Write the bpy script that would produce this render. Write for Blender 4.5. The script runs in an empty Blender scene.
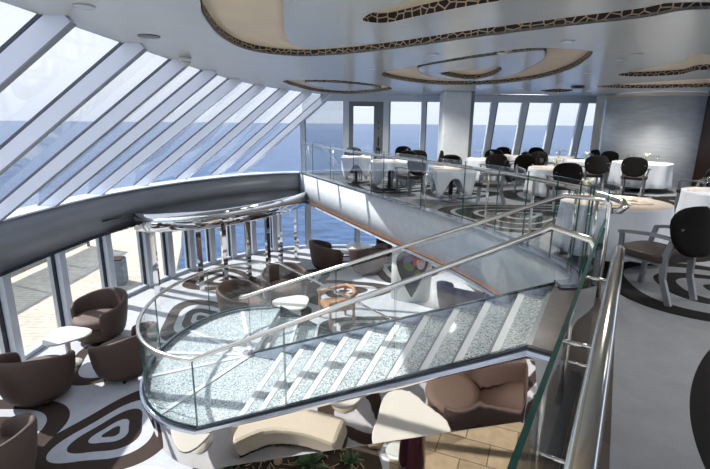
import bpy, bmesh, math, random
from mathutils import Vector, Matrix, Euler
random.seed(7)
PI = math.pi
sc = bpy.context.scene
C = sc.collection
CZ = 4.45                     # eye height above the lower floor
F = 451.0
THETA = math.radians(13.83); ROLL = math.radians(0.5)
CAMROT = (Matrix.Rotation(PI/2 - THETA, 3, 'X') @ Matrix.Rotation(ROLL, 3, 'Z'))
ZU = 2.75                     # upper floor
ZB = 1.87                     # underside of the slab
ZC = 5.40                     # ceiling
ZL = 1.18                     # stair landing

def at(px, py, z):            # point at height z seen at a pixel of the photograph
    d = CAMROT @ Vector(((px-355)/F, (234.5-py)/F, -1))
    s = (z-CZ)/d.z
    return Vector((d.x*s, d.y*s, z))
def a2(px, py, z):
    p = at(px, py, z); return (p.x, p.y)

# ------------------------------------------------------------------ materials
def new_mat(name):
    m = bpy.data.materials.new(name); m.use_nodes = True
    nt = m.node_tree; nt.nodes.clear()
    out = nt.nodes.new('ShaderNodeOutputMaterial')
    return m, nt, out
def lin(c):
    return tuple(((v/255)/12.92 if v/255 <= .04045 else ((v/255+.055)/1.055)**2.4) for v in c)+(1,)
def pbsdf(name, rgb, rough=.5, metal=0., noise=0., nscale=8., bump=0., spec=.5, coat=0., stretch=None, rough_noise=0.):
    m, nt, out = new_mat(name)
    b = nt.nodes.new('ShaderNodeBsdfPrincipled')
    b.inputs['Base Color'].default_value = lin(rgb)
    b.inputs['Roughness'].default_value = rough
    b.inputs['Metallic'].default_value = metal
    b.inputs['Specular IOR Level'].default_value = spec
    b.inputs['Coat Weight'].default_value = coat
    nt.links.new(b.outputs[0], out.inputs[0])
    if noise or bump or rough_noise:
        tc = nt.nodes.new('ShaderNodeTexCoord'); mp = nt.nodes.new('ShaderNodeMapping')
        if stretch: mp.inputs['Scale'].default_value = stretch
        nz = nt.nodes.new('ShaderNodeTexNoise'); nz.inputs['Scale'].default_value = nscale; nz.inputs['Detail'].default_value = 4
        nt.links.new(tc.outputs['Object'], mp.inputs[0]); nt.links.new(mp.outputs[0], nz.inputs[0])
        if noise:
            mx = nt.nodes.new('ShaderNodeMix'); mx.data_type = 'RGBA'
            c = lin(rgb)
            mx.inputs[6].default_value = tuple(max(0, v*(1-noise)) for v in c[:3])+(1,)
            mx.inputs[7].default_value = tuple(min(1, v*(1+noise)) for v in c[:3])+(1,)
            nt.links.new(nz.outputs[0], mx.inputs[0]); nt.links.new(mx.outputs[2], b.inputs['Base Color'])
        if rough_noise:
            mr = nt.nodes.new('ShaderNodeMapRange'); mr.inputs[3].default_value = max(0, rough-rough_noise); mr.inputs[4].default_value = rough+rough_noise
            nt.links.new(nz.outputs[0], mr.inputs[0]); nt.links.new(mr.outputs[0], b.inputs['Roughness'])
        if bump:
            bp = nt.nodes.new('ShaderNodeBump'); bp.inputs['Strength'].default_value = bump; bp.inputs['Distance'].default_value = .01
            nt.links.new(nz.outputs[0], bp.inputs['Height']); nt.links.new(bp.outputs[0], b.inputs['Normal'])
    return m
def glass_mat(name, tint, refl=1.0):
    m, nt, out = new_mat(name)
    t = nt.nodes.new('ShaderNodeBsdfTransparent'); t.inputs[0].default_value = tuple(tint)+(1,)
    g = nt.nodes.new('ShaderNodeBsdfGlossy'); g.inputs['Roughness'].default_value = .02
    fr = nt.nodes.new('ShaderNodeLayerWeight'); fr.inputs[0].default_value = .5
    pw = nt.nodes.new('ShaderNodeMath'); pw.operation = 'POWER'; pw.inputs[1].default_value = 5
    ml = nt.nodes.new('ShaderNodeMath'); ml.operation = 'MULTIPLY_ADD'; ml.inputs[1].default_value = .9*refl; ml.inputs[2].default_value = .04*refl
    mx = nt.nodes.new('ShaderNodeMixShader')
    nt.links.new(fr.outputs['Facing'], pw.inputs[0]); nt.links.new(pw.outputs[0], ml.inputs[0]); nt.links.new(ml.outputs[0], mx.inputs[0])
    nt.links.new(t.outputs[0], mx.inputs[1]); nt.links.new(g.outputs[0], mx.inputs[2]); nt.links.new(mx.outputs[0], out.inputs[0])
    return m
def emit_mat(name, rgb, s):
    m, nt, out = new_mat(name)
    e = nt.nodes.new('ShaderNodeEmission'); e.inputs[0].default_value = lin(rgb); e.inputs[1].default_value = s
    nt.links.new(e.outputs[0], out.inputs[0]); return m

M = {}
M['ceiling'] = pbsdf('ceiling_silver', (196,197,190), .22, .1, .04, 3, spec=.6)
M['cream'] = pbsdf('recess_cream', (232,212,184), .5, 0, .08, 2)
M['beam_white'] = pbsdf('beam_white', (242,244,252), .4)
M['beam_inner'] = pbsdf('beam_inner_grey', (150,155,160), .4, .3)
M['gasket'] = pbsdf('gasket', (20,28,45), .6)
M['frame'] = pbsdf('frame_metal', (200,208,218), .35, .1)
M['frame_dark'] = pbsdf('frame_dark', (110,116,120), .4, .4)
M['chrome'] = pbsdf('chrome', (225,225,225), .06, 1)
M['rail'] = pbsdf('brushed_rail', (215,212,205), .18, 1)
M['mirror'] = pbsdf('mirror_steel', (225,220,215), .03, 1, 0, 1.5, .25)
M['rim'] = pbsdf('stringer_rim', (178,186,200), .22, .85)
M['ring_beam'] = pbsdf('ring_beam_steel', (134,137,142), .34, .12, .25, 2.5, .15, stretch=(.4,.4,2))
M['fascia'] = pbsdf('fascia_silver_leaf', (204,210,216), .6, .0, .16, 7, .5, rough_noise=.12)
M['sill'] = pbsdf('sill_white', (215,222,232), .35)
M['dark_gloss'] = pbsdf('dark_gloss', (38,42,46), .12, .3, coat=.5)
M['glass'] = glass_mat('clear_glass', (.97,.985,.985), 1.1)
M['window_glass'] = glass_mat('window_glass', (.79,.81,.83), .8)
M['glass_edge'] = pbsdf('glass_edge_green', (22,92,80), .15, 0, spec=.8)
M['cloth'] = pbsdf('table_linen', (226,231,240), .85, 0, .03, 20)
M['cloth_cream'] = pbsdf('table_top_cream', (226,212,198), .7, 0, .1, 30)
M['chair_frame'] = pbsdf('chair_grey_paint', (118,121,126), .35, .3)
M['chair_pad'] = pbsdf('chair_black_fabric', (15,13,13), .9, 0, .15, 30, spec=.15)
M['seat_pad'] = pbsdf('chair_seat_brown', (46,35,31), .6, 0, .15, 14)
M['tub'] = pbsdf('tub_brown', (78,61,54), .62, 0, .14, 6, .2)
M['tub_seat'] = pbsdf('tub_cushion_brown', (106,86,76), .7, 0, .12, 8, .2)
M['tan'] = pbsdf('tan_leather', (176,132,98), .6, 0, .12, 6)
M['table_white'] = pbsdf('lounge_table_white', (225,222,214), .3, 0, .05, 5)
M['column'] = pbsdf('column_white', (226,226,220), .45, 0, .03, 3)
M['column_grey'] = pbsdf('column_grey', (226,232,236), .5, 0, .10, 6)
M['steel_wall'] = pbsdf('brushed_steel_wall', (226,230,235), .42, .15, .25, 5, .5, stretch=(.5,.5,3))
M['brown_wall'] = pbsdf('brown_wall', (48,30,24), .3, 0, .3, 2, stretch=(3,3,.3))
M['soffit'] = pbsdf('soffit', (175,178,180), .5)
M['led'] = emit_mat('led_strip', (255,175,120), .2)
M['lamp'] = emit_mat('downlight_lens', (255,235,205), 6)
M['soil'] = pbsdf('soil', (58,45,34), .95, 0, .5, 14, 1.)
M['rock'] = pbsdf('rock', (150,130,104), .85, 0, .35, 6, .8)
M['leaf'] = pbsdf('agave_leaf', (70,98,62), .5, 0, .3, 6)
M['leaf_bright'] = pbsdf('bright_leaf', (110,160,50), .5, 0, .3, 8)
M['bark'] = pbsdf('pale_bark', (170,150,120), .8, 0, .35, 20, .6)
M['purple'] = pbsdf('purple_lacquer', (72,28,44), .12, .2, coat=.6)
M['stem_green'] = pbsdf('flower_green', (120,140,70), .6)
M['petal'] = pbsdf('petal', (232,226,190), .6)
M['deck'] = pbsdf('sun_deck', (205,192,172), .8, 0, .08, 5)
M['hull'] = pbsdf('hull_white', (210,212,214), .5)
M['planter'] = pbsdf('planter_grey', (120,132,145), .6)
M['dark_art'] = pbsdf('art_ground', (46,46,36), .35, 0, .6, 9)
M['skin_art'] = pbsdf('art_face', (226,196,196), .5)
M['red_art'] = pbsdf('art_orange', (208,96,48), .5)
M['violet_art'] = pbsdf('art_violet', (136,124,176), .5, 0, .3, 12)
M['green_art'] = pbsdf('art_green', (104,118,44), .5, 0, .3, 12)
M['white_plastic'] = pbsdf('white_plastic', (215,215,212), .4)
M['black'] = pbsdf('black_metal', (22,23,25), .3, .3)
M['table_stone'] = pbsdf('table_stone', (190,178,162), .35, 0, .12, 5)
M['bench_cream'] = pbsdf('bench_cream', (214,204,186), .7, 0, .06, 6)
M['nosing'] = pbsdf('nosing_strip', (232,236,240), .35)
M['nosing_dark'] = pbsdf('riser_grey', (122,132,138), .3, .1)

def wood_mat():
    m, nt, out = new_mat('dark_wood')
    b = nt.nodes.new('ShaderNodeBsdfPrincipled'); b.inputs['Roughness'].default_value = .28
    g = nt.nodes.new('ShaderNodeNewGeometry'); mp = nt.nodes.new('ShaderNodeMapping')
    mp.inputs['Rotation'].default_value = (0,0,math.radians(-28)); mp.inputs['Scale'].default_value = (1,1,1)
    br = nt.nodes.new('ShaderNodeTexBrick'); br.inputs['Scale'].default_value = 1.0
    br.inputs['Color1'].default_value = lin((66,59,56)); br.inputs['Color2'].default_value = lin((86,76,71)); br.inputs['Mortar'].default_value = lin((40,34,32))
    br.inputs['Mortar Size'].default_value = .004; br.inputs['Brick Width'].default_value = .3; br.inputs['Row Height'].default_value = .45
    nz = nt.nodes.new('ShaderNodeTexNoise'); nz.inputs['Scale'].default_value = 9; nz.inputs['Detail'].default_value = 6
    mx = nt.nodes.new('ShaderNodeMix'); mx.data_type = 'RGBA'; mx.blend_type = 'MULTIPLY'; mx.inputs[0].default_value = .6
    nt.links.new(g.outputs['Position'], mp.inputs[0]); nt.links.new(mp.outputs[0], br.inputs[0]); nt.links.new(g.outputs['Position'], nz.inputs[0])
    nt.links.new(br.outputs[0], mx.inputs[6]); nt.links.new(nz.outputs[0], mx.inputs[7]); nt.links.new(mx.outputs[2], b.inputs['Base Color']); nt.links.new(b.outputs[0], out.inputs[0])
    return m
M['wood'] = wood_mat()
def tile_mat(name, c1, c2, mortar, w, h, rough, rot=0):
    m, nt, out = new_mat(name)
    b = nt.nodes.new('ShaderNodeBsdfPrincipled'); b.inputs['Roughness'].default_value = rough
    g = nt.nodes.new('ShaderNodeNewGeometry'); mp = nt.nodes.new('ShaderNodeMapping'); mp.inputs['Rotation'].default_value = (0,0,rot)
    br = nt.nodes.new('ShaderNodeTexBrick'); br.inputs['Scale'].default_value = 1.0
    br.inputs['Color1'].default_value = lin(c1); br.inputs['Color2'].default_value = lin(c2); br.inputs['Mortar'].default_value = lin(mortar)
    br.inputs['Mortar Size'].default_value = .008; br.inputs['Brick Width'].default_value = w; br.inputs['Row Height'].default_value = h
    nz = nt.nodes.new('ShaderNodeTexNoise'); nz.inputs['Scale'].default_value = 7; nz.inputs['Detail'].default_value = 8
    mr = nt.nodes.new('ShaderNodeMapRange'); mr.inputs[3].default_value = .55; mr.inputs[4].default_value = 1.25
    mx = nt.nodes.new('ShaderNodeMix'); mx.data_type = 'RGBA'; mx.blend_type = 'MULTIPLY'; mx.inputs[0].default_value = 1
    nt.links.new(g.outputs['Position'], mp.inputs[0]); nt.links.new(mp.outputs[0], br.inputs[0]); nt.links.new(g.outputs['Position'], nz.inputs[0])
    nt.links.new(nz.outputs[0], mr.inputs[0]); nt.links.new(br.outputs[0], mx.inputs[6]); nt.links.new(mr.outputs[0], mx.inputs[7])
    nt.links.new(mx.outputs[2], b.inputs['Base Color']); nt.links.new(b.outputs[0], out.inputs[0]); return m
M['stone'] = tile_mat('stone_floor', (168,146,116), (140,120,94), (86,74,60), .7, .45, .6, .4)
M['planks'] = tile_mat('deck_planks', (212,203,186), (204,194,177), (172,160,142), 3., .14, .8)

def sea_mat():
    m, nt, out = new_mat('sea_water')
    b = nt.nodes.new('ShaderNodeBsdfPrincipled'); b.inputs['Roughness'].default_value = .32
    b.inputs['IOR'].default_value = 1.33
    g = nt.nodes.new('ShaderNodeNewGeometry')
    nz = nt.nodes.new('ShaderNodeTexNoise'); nz.inputs['Scale'].default_value = .22; nz.inputs['Detail'].default_value = 8; nz.inputs['Roughness'].default_value = .62
    mp = nt.nodes.new('ShaderNodeMapping'); mp.inputs['Scale'].default_value = (.6,1.8,1)
    nt.links.new(g.outputs['Position'], mp.inputs[0]); nt.links.new(mp.outputs[0], nz.inputs[0])
    cr = nt.nodes.new('ShaderNodeValToRGB'); e = cr.color_ramp.elements
    e[0].position = .38; e[0].color = lin((20,54,96)); e[1].position = .66; e[1].color = lin((62,104,150))
    nt.links.new(nz.outputs[0], cr.inputs[0]); nt.links.new(cr.outputs[0], b.inputs['Base Color'])
    bp = nt.nodes.new('ShaderNodeBump'); bp.inputs['Strength'].default_value = .7; bp.inputs['Distance'].default_value = .6
    nt.links.new(nz.outputs[0], bp.inputs['Height']); nt.links.new(bp.outputs[0], b.inputs['Normal']); nt.links.new(b.outputs[0], out.inputs[0]); return m
M['sea'] = sea_mat()

def crushed_mat():            # crushed white glass under a clear layer
    m, nt, out = new_mat('crushed_glass')
    b = nt.nodes.new('ShaderNodeBsdfPrincipled'); b.inputs['Roughness'].default_value = .25; b.inputs['Coat Weight'].default_value = .6; b.inputs['Coat Roughness'].default_value = .04
    g = nt.nodes.new('ShaderNodeNewGeometry')
    v = nt.nodes.new('ShaderNodeTexVoronoi'); v.inputs['Scale'].default_value = 95
    nt.links.new(g.outputs['Position'], v.inputs['Vector'])
    sp = nt.nodes.new('ShaderNodeSeparateColor'); nt.links.new(v.outputs['Color'], sp.inputs[0])
    cr = nt.nodes.new('ShaderNodeValToRGB'); cr.color_ramp.interpolation = 'LINEAR'; e = cr.color_ramp.elements
    e[0].position = .0; e[0].color = lin((96,108,112)); e[1].position = 1; e[1].color = lin((250,252,252))
    x = cr.color_ramp.elements.new(.3); x.color = lin((168,182,186)); x = cr.color_ramp.elements.new(.7); x.color = lin((214,224,228))
    nt.links.new(sp.outputs[0], cr.inputs[0]); nt.links.new(cr.outputs[0], b.inputs['Base Color'])
    bp = nt.nodes.new('ShaderNodeBump'); bp.inputs['Strength'].default_value = .6; bp.inputs['Distance'].default_value = .006
    nt.links.new(sp.outputs[1], bp.inputs['Height']); nt.links.new(bp.outputs[0], b.inputs['Normal']); nt.links.new(b.outputs[0], out.inputs[0]); return m
M['crushed'] = crushed_mat()

def lattice_mat():
    m, nt, out = new_mat('lattice_band')
    b = nt.nodes.new('ShaderNodeBsdfPrincipled'); b.inputs['Roughness'].default_value = .5
    uv = nt.nodes.new('ShaderNodeTexCoord')
    v = nt.nodes.new('ShaderNodeTexVoronoi'); v.voronoi_dimensions = '2D'; v.feature = 'DISTANCE_TO_EDGE'; v.inputs['Scale'].default_value = 1; v.inputs['Randomness'].default_value = .8
    nt.links.new(uv.outputs['UV'], v.inputs['Vector'])
    cr = nt.nodes.new('ShaderNodeValToRGB'); cr.color_ramp.interpolation = 'CONSTANT'; e = cr.color_ramp.elements
    e[0].position = 0; e[0].color = lin((205,180,148)); e[1].position = .07; e[1].color = lin((40,32,27))
    nt.links.new(v.outputs['Distance'], cr.inputs[0]); nt.links.new(cr.outputs[0], b.inputs['Base Color']); nt.links.new(b.outputs[0], out.inputs[0]); return m
M['lattice'] = lattice_mat()

def carpet_mat(name, base, dark, shapes, rough=.95):
    m, nt, out = new_mat(name); N = nt.nodes; L = nt.links
    def mth(op, a, b=None, c=None):
        n = N.new('ShaderNodeMath'); n.operation = op
        for i, x in enumerate((a, b, c)):
            if x is None: continue
            if isinstance(x, (int, float)): n.inputs[i].default_value = x
            else: L.new(x, n.inputs[i])
        return n.outputs[0]
    g = N.new('ShaderNodeNewGeometry'); res = None
    for (cx, cy, rx, ry, rot, tri, bands) in shapes:
        mp = N.new('ShaderNodeMapping'); mp.vector_type = 'TEXTURE'
        mp.inputs['Location'].default_value = (cx, cy, 0); mp.inputs['Rotation'].default_value = (0, 0, rot); mp.inputs['Scale'].default_value = (rx, ry, 1)
        L.new(g.outputs['Position'], mp.inputs[0])
        s = N.new('ShaderNodeSeparateXYZ'); L.new(mp.outputs[0], s.inputs[0])
        th = mth('ARCTAN2', s.outputs[1], s.outputs[0])
        ln = mth('SQRT', mth('ADD', mth('MULTIPLY', s.outputs[0], s.outputs[0]), mth('MULTIPLY', s.outputs[1], s.outputs[1])))
        d = mth('MULTIPLY', ln, mth('SUBTRACT', 1.0, mth('MULTIPLY', mth('COSINE', mth('MULTIPLY', th, 3.0)), tri)))
        for (r0, r1) in bands:
            k = mth('COMPARE', d, (r0+r1)/2, (r1-r0)/2)
            res = k if res is None else mth('MAXIMUM', res, k)
    nz = N.new('ShaderNodeTexNoise'); nz.inputs['Scale'].default_value = 5; nz.inputs['Detail'].default_value = 10; nz.inputs['Roughness'].default_value = .75
    L.new(g.outputs['Position'], nz.inputs[0])
    mr = N.new('ShaderNodeMapRange'); mr.inputs[3].default_value = .72; mr.inputs[4].default_value = 1.25; L.new(nz.outputs[0], mr.inputs[0])
    mx = N.new('ShaderNodeMix'); mx.data_type = 'RGBA'; mx.inputs[6].default_value = lin(base); mx.inputs[7].default_value = lin(dark)
    L.new(res, mx.inputs[0])
    m2 = N.new('ShaderNodeMix'); m2.data_type = 'RGBA'; m2.blend_type = 'MULTIPLY'; m2.inputs[0].default_value = 1
    L.new(mx.outputs[2], m2.inputs[6]); L.new(mr.outputs[0], m2.inputs[7])
    b = N.new('ShaderNodeBsdfPrincipled'); b.inputs['Roughness'].default_value = rough; b.inputs['Specular IOR Level'].default_value = .2
    L.new(m2.outputs[2], b.inputs['Base Color']); L.new(b.outputs[0], out.inputs[0]); return m
B3 = [(0,.12),(.26,.48),(.68,1.0)]
B2 = [(.30,.52),(.72,1.0)]
M['carpet_up'] = carpet_mat('carpet_upper', (122,125,131), (17,16,17), [
    (2.78,2.0,1.6,.84,1.08,.06,[(.68,1.0)]), (4.0,4.55,1.45,1.05,-.25,.1,[(0,.16),(.34,.5),(.72,.92)]),
    (6.6,7.6,2.2,.9,.1,.05,[(0,.1),(.2,.32),(.45,.6),(.75,.95)]), (5.5,1.8,1.3,1,.8,.15,B2),
    (3.2,8.6,1.6,1.2,.4,.15,[(0,.2),(.28,.5),(.56,.78),(.84,1.)]), (5.6,10.8,2.2,1.2,-.2,.1,[(.15,.3),(.45,.6),(.8,1.)]), (1.2,12.6,1.7,1.3,.2,.15,[(.1,.25),(.4,.55),(.7,.9)]),
    (2.6,11.3,1.0,.8,.2,.15,B3), (8.2,10.2,1.2,1.,.2,.1,B2), (4.6,6.6,1.4,.9,.3,.1,[(0,.2),(.3,.6),(.68,1.0)])])
M['carpet_low'] = carpet_mat('carpet_lower', (200,201,206), (72,60,54), [
    (-3.55,5.75,.78,1.05,-.5,.17,B3), (-5.35,5.6,.95,1.1,.6,.12,B2), (-4.55,7.9,.95,.8,.3,.15,[(.3,.5),(.75,1.)]),
    (-3.9,3.9,.8,.9,1.2,.15,B2), (-3.6,9.8,.9,1.1,.2,.15,B3), (-1.9,9.6,1.0,.8,.9,.15,B2), (-.3,11.6,1.2,.9,.2,.15,B3), (.2,9.2,1.,.8,.5,.15,B2),
    (-1.7,12.4,1.1,.9,.9,.15,B2), (1.5,13.4,1.,1.1,.2,.15,B3), (-3.8,12.4,1.1,.9,-.4,.15,B3), (-.2,14.6,1.3,.7,.1,.15,B2), (2.4,9.6,1.,.9,.7,.15,B3),
    (-.7,2.6,1.0,.8,.4,.16,B2), (1.4,1.6,1.1,.9,.9,.16,B2), (-2.2,1.9,.9,1.,.2,.16,B3), (.9,-.2,1.,.9,.2,.16,B3), (4.3,11.2,1.1,.9,.2,.15,B2)])

# ------------------------------------------------------------------ helpers
def obj(name, bm, mats, parent=None, smooth=False, sub=0, loc=None, bevel=0):
    me = bpy.data.meshes.new(name)
    bmesh.ops.recalc_face_normals(bm, faces=bm.faces[:])
    bm.to_mesh(me); bm.free()
    if not isinstance(mats, (list, tuple)): mats = [mats]
    for k in mats: me.materials.append(M[k] if isinstance(k, str) else k)
    if smooth:
        for p in me.polygons: p.use_smooth = True
    o = bpy.data.objects.new(name, me); C.objects.link(o)
    if parent: o.parent = parent
    if loc: o.location = loc
    if bevel:
        b = o.modifiers.new('bevel', 'BEVEL'); b.width = bevel; b.segments = 2; b.limit_method = 'ANGLE'
    if sub:
        s = o.modifiers.new('sub', 'SUBSURF'); s.levels = sub; s.render_levels = sub
    return o
def thing(name, label, cat, loc=(0,0,0), rz=0, group=None):
    o = bpy.data.objects.new(name, None); C.objects.link(o); o.location = loc; o.rotation_euler = (0,0,rz); o.empty_display_size = .1
    o['label'] = label; o['category'] = cat
    if group: o['group'] = group
    return o
def tag(o, label, cat, group=None, kind=None):
    o['label'] = label; o['category'] = cat
    if group: o['group'] = group
    if kind: o['kind'] = kind
    return o
def struct(name, bm, mats, smooth=False, **k):
    o = obj(name, bm, mats, None, smooth, **k); o['kind'] = 'structure'; return o
def sgroup(name):
    o = bpy.data.objects.new(name, None); C.objects.link(o); o['kind'] = 'structure'; return o
def dup(root, loc, rz, label, group=None, scale=None):
    r = root.copy(); C.objects.link(r); r.location = loc; r.rotation_euler = (0,0,rz); r['label'] = label
    if scale: r.scale = scale
    if group: r['group'] = group
    elif 'group' in r: del r['group']
    for ch in list(root.children):
        c = ch.copy(); C.objects.link(c); c.parent = r
        for g in ch.children:
            d = g.copy(); C.objects.link(d); d.parent = c
    return r
def BM(): return bmesh.new()
def box(bm, c, s, rz=0, mi=0, mat4=None):
    r = bmesh.ops.create_cube(bm, size=1)
    mt = mat4 or (Matrix.Translation(c) @ Matrix.Rotation(rz, 4, 'Z') @ Matrix.Diagonal((*s, 1)))
    bmesh.ops.transform(bm, matrix=mt, verts=r['verts'])
    if mi:
        for f in {f for v in r['verts'] for f in v.link_faces}: f.material_index = mi
def beam(bm, a, b, w, d, side=None, mi=0):
    """bar from a to b; w across, d along `side`"""
    a = Vector(a); b = Vector(b); t = (b-a).normalized()
    s = Vector(side) if side else Vector((0,0,1))
    s = (s - t*s.dot(t)).normalized(); x = t.cross(s)
    vs = []
    for p in (a, b):
        for (i, j) in ((-1,-1),(1,-1),(1,1),(-1,1)): vs.append(bm.verts.new(p + x*i*w/2 + s*j*d/2))
    for q in ((0,1,2,3),(7,6,5,4),(0,4,5,1),(1,5,6,2),(2,6,7,3),(3,7,4,0)):
        f = bm.faces.new([vs[k] for k in q]); f.material_index = mi
def tube(bm, pts, r, n=10, mi=0, cap=True, closed=False):
    pts = [Vector(p) for p in pts]; rings = []; N_ = len(pts)
    up = Vector((0,0,1)); prev = None
    for i, p in enumerate(pts):
        if closed: t = (pts[(i+1) % N_]-pts[i-1]).normalized()
        else: t = ((pts[min(i+1, N_-1)]-p).normalized() + (p-pts[max(i-1, 0)]).normalized()).normalized()
        if prev is None:
            x = t.cross(up)
            if x.length < .01: x = t.cross(Vector((1,0,0)))
            x.normalize()
        else: x = (prev - t*prev.dot(t)).normalized()
        prev = x; y = t.cross(x); rr = r[i] if isinstance(r, (list, tuple)) else r
        rings.append([bm.verts.new(p + x*math.cos(2*PI*k/n)*rr + y*math.sin(2*PI*k/n)*rr) for k in range(n)])
    for i in range(N_ if closed else N_-1):
        A, B = rings[i], rings[(i+1) % N_]
        for k in range(n): bm.faces.new((A[k], A[(k+1) % n], B[(k+1) % n], B[k])).material_index = mi
    if cap and not closed: bm.faces.new(rings[0][::-1]).material_index = mi; bm.faces.new(rings[-1]).material_index = mi
def lathe(bm, prof, n=20, c=(0,0,0), mi=0, sx=1, sy=1, wave=None):
    rings = []
    for (r, z) in prof:
        rings.append([bm.verts.new((c[0]+max(r, .0005)*sx*math.cos(2*PI*k/n), c[1]+max(r, .0005)*sy*math.sin(2*PI*k/n), c[2]+z)) for k in range(n)])
    for i in range(len(rings)-1):
        for k in range(n): bm.faces.new((rings[i][k], rings[i][(k+1) % n], rings[i+1][(k+1) % n], rings[i+1][k])).material_index = mi
    bm.faces.new(rings[0][::-1]).material_index = mi; bm.faces.new(rings[-1]).material_index = mi
def prism(bm, poly, z0, z1, mi=0, mside=None):
    a = [bm.verts.new((x, y, z0)) for x, y in poly]; b = [bm.verts.new((x, y, z1)) for x, y in poly]
    n = len(poly); bm.faces.new(a[::-1]).material_index = mi; bm.faces.new(b).material_index = mi
    for i in range(n): bm.faces.new((a[i], a[(i+1) % n], b[(i+1) % n], b[i])).material_index = (mi if mside is None else mside)
def smooth_path(pts, n=6, closed=False):
    P = [Vector(p) for p in pts]; out = []; N_ = len(P)
    for i in range(N_ if closed else N_-1):
        if closed: p0, p1, p2, p3 = P[i-1], P[i], P[(i+1) % N_], P[(i+2) % N_]
        else: p0, p1, p2, p3 = P[max(i-1,0)], P[i], P[i+1], P[min(i+2, N_-1)]
        for k in range(n):
            t = k/n
            out.append(.5*((2*p1)+(-p0+p2)*t+(2*p0-5*p1+4*p2-p3)*t*t+(-p0+3*p1-3*p2+p3)*t**3))
    if not closed: out.append(P[-1])
    return out
def normals2(pts, closed=False):
    n = len(pts); out = []
    for i in range(n):
        a = pts[i-1] if (closed or i > 0) else pts[i]; b = pts[(i+1) % n] if (closed or i < n-1) else pts[i]
        d = Vector((b[0]-a[0], b[1]-a[1])).normalized(); out.append(Vector((-d.y, d.x)))
    return out
def wallpath(bm, pts, z0, z1, t, off=0, mi=0, medge=None, closed=False, tilt=0):
    """solid following a plan path; z0/z1 numbers or lists; off = offset to the left of travel; tilt moves the lower edge by that much"""
    nn = normals2(pts, closed); rows = []
    for i, p in enumerate(pts):
        a = z0[i] if isinstance(z0, (list, tuple)) else z0; b = z1[i] if isinstance(z1, (list, tuple)) else z1
        q = Vector((p[0], p[1])); n = nn[i]
        L_ = q + n*(off+t/2); R_ = q + n*(off-t/2); T = n*tilt
        rows.append([bm.verts.new((L_.x+T.x, L_.y+T.y, a)), bm.verts.new((R_.x+T.x, R_.y+T.y, a)), bm.verts.new((R_.x, R_.y, b)), bm.verts.new((L_.x, L_.y, b))])
    me_ = mi if medge is None else medge
    for i in range(len(rows) if closed else len(rows)-1):
        A, B = rows[i], rows[(i+1) % len(rows)]
        for k in range(4):
            bm.faces.new((A[k], A[(k+1) % 4], B[(k+1) % 4], B[k])).material_index = (me_ if k in (0, 2) else mi)
    if not closed: bm.faces.new(rows[0][::-1]).material_index = me_; bm.faces.new(rows[-1]).material_index = me_
def fill2d(name, loops, z, th, mats):
    """flat sheet with holes"""
    cu = bpy.data.curves.new(name, 'CURVE'); cu.dimensions = '2D'; cu.fill_mode = 'BOTH'; cu.extrude = th/2
    for lp in loops:
        s = cu.splines.new('POLY'); s.points.add(len(lp)-1); s.use_cyclic_u = True
        for i, p in enumerate(lp): s.points[i].co = (p[0], p[1], 0, 1)
    o = bpy.data.objects.new(name+'_tmp', cu); C.objects.link(o)
    dg = bpy.context.evaluated_depsgraph_get(); dg.update()
    me = bpy.data.meshes.new_from_object(o.evaluated_get(dg)); me.name = name
    bpy.data.objects.remove(o)
    me.materials.clear()
    for k in mats: me.materials.append(M[k])
    for p in me.polygons: p.use_smooth = False; p.material_index = 0
    r = bpy.data.objects.new(name, me); C.objects.link(r); r.location = (0,0,z+th/2); return r

# ------------------------------------------------------------------ camera
cam = bpy.data.cameras.new('camera'); co = bpy.data.objects.new('camera', cam); C.objects.link(co)
cam.sensor_width = 36; cam.lens = 36*F/710; cam.clip_end = 100000; cam.clip_start = .02
co.matrix_world = Matrix.Translation((0,0,CZ)) @ CAMROT.to_4x4()
sc.camera = co

# ------------------------------------------------------------------ setting: sea, sky, decks
bm = BM(); R0 = 45000
vs = [bm.verts.new(p) for p in ((-R0,-2000,-21),(R0,-2000,-21),(R0,R0,-21),(-R0,R0,-21))]; bm.faces.new(vs)
tag(struct('sea', bm, 'sea'), 'blue rippled sea out to the horizon', 'sea')
o = None
RB = smooth_path([(-6.15,-4,0),(-6.15,2,0),(-6.15,6,0),(-6.12,8.4,0),(-6.0,10,0),(-5.7,11.3,0),(-5.15,12.7,0),(-4.45,13.9,0),(-3.6,14.9,0),(-2.75,15.5,0),(-1.92,15.8,0)], 4)
RB = [(p.x, p.y) for p in RB]
FA = smooth_path([(-1.92,15.8,0),(-.8,13.45,0),(.6,10.5,0),(1.86,7.9,0),(2.36,6.3,0),(2.56,5.2,0),(2.42,4.72,0),(2.2,4.66,0)], 4)
FA = [(p.x, p.y) for p in FA]
F1, F2 = Vector((-1.5,5.96,ZL)), Vector((2.2,4.70,ZU))
N1, N2 = Vector((-1.70,4.27,ZL)), Vector((1.35,3.20,ZU))
G0, G1 = Vector((.35-.47*.7,.79-.8*1.2,0)), Vector((1.66,2.93,0))   # line of the guard beside the stair
G0 = G1 + (Vector((.245,.62,0))-Vector((1.68,2.96,0)))*1.7

# lower floor
low = [(x-.12, y) for x, y in RB] + [(-1.0,16.15),(7,16.15),(7,-4)]
bm = BM(); prism(bm, low, -.2, 0); struct('floor', bm, 'carpet_low')
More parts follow.
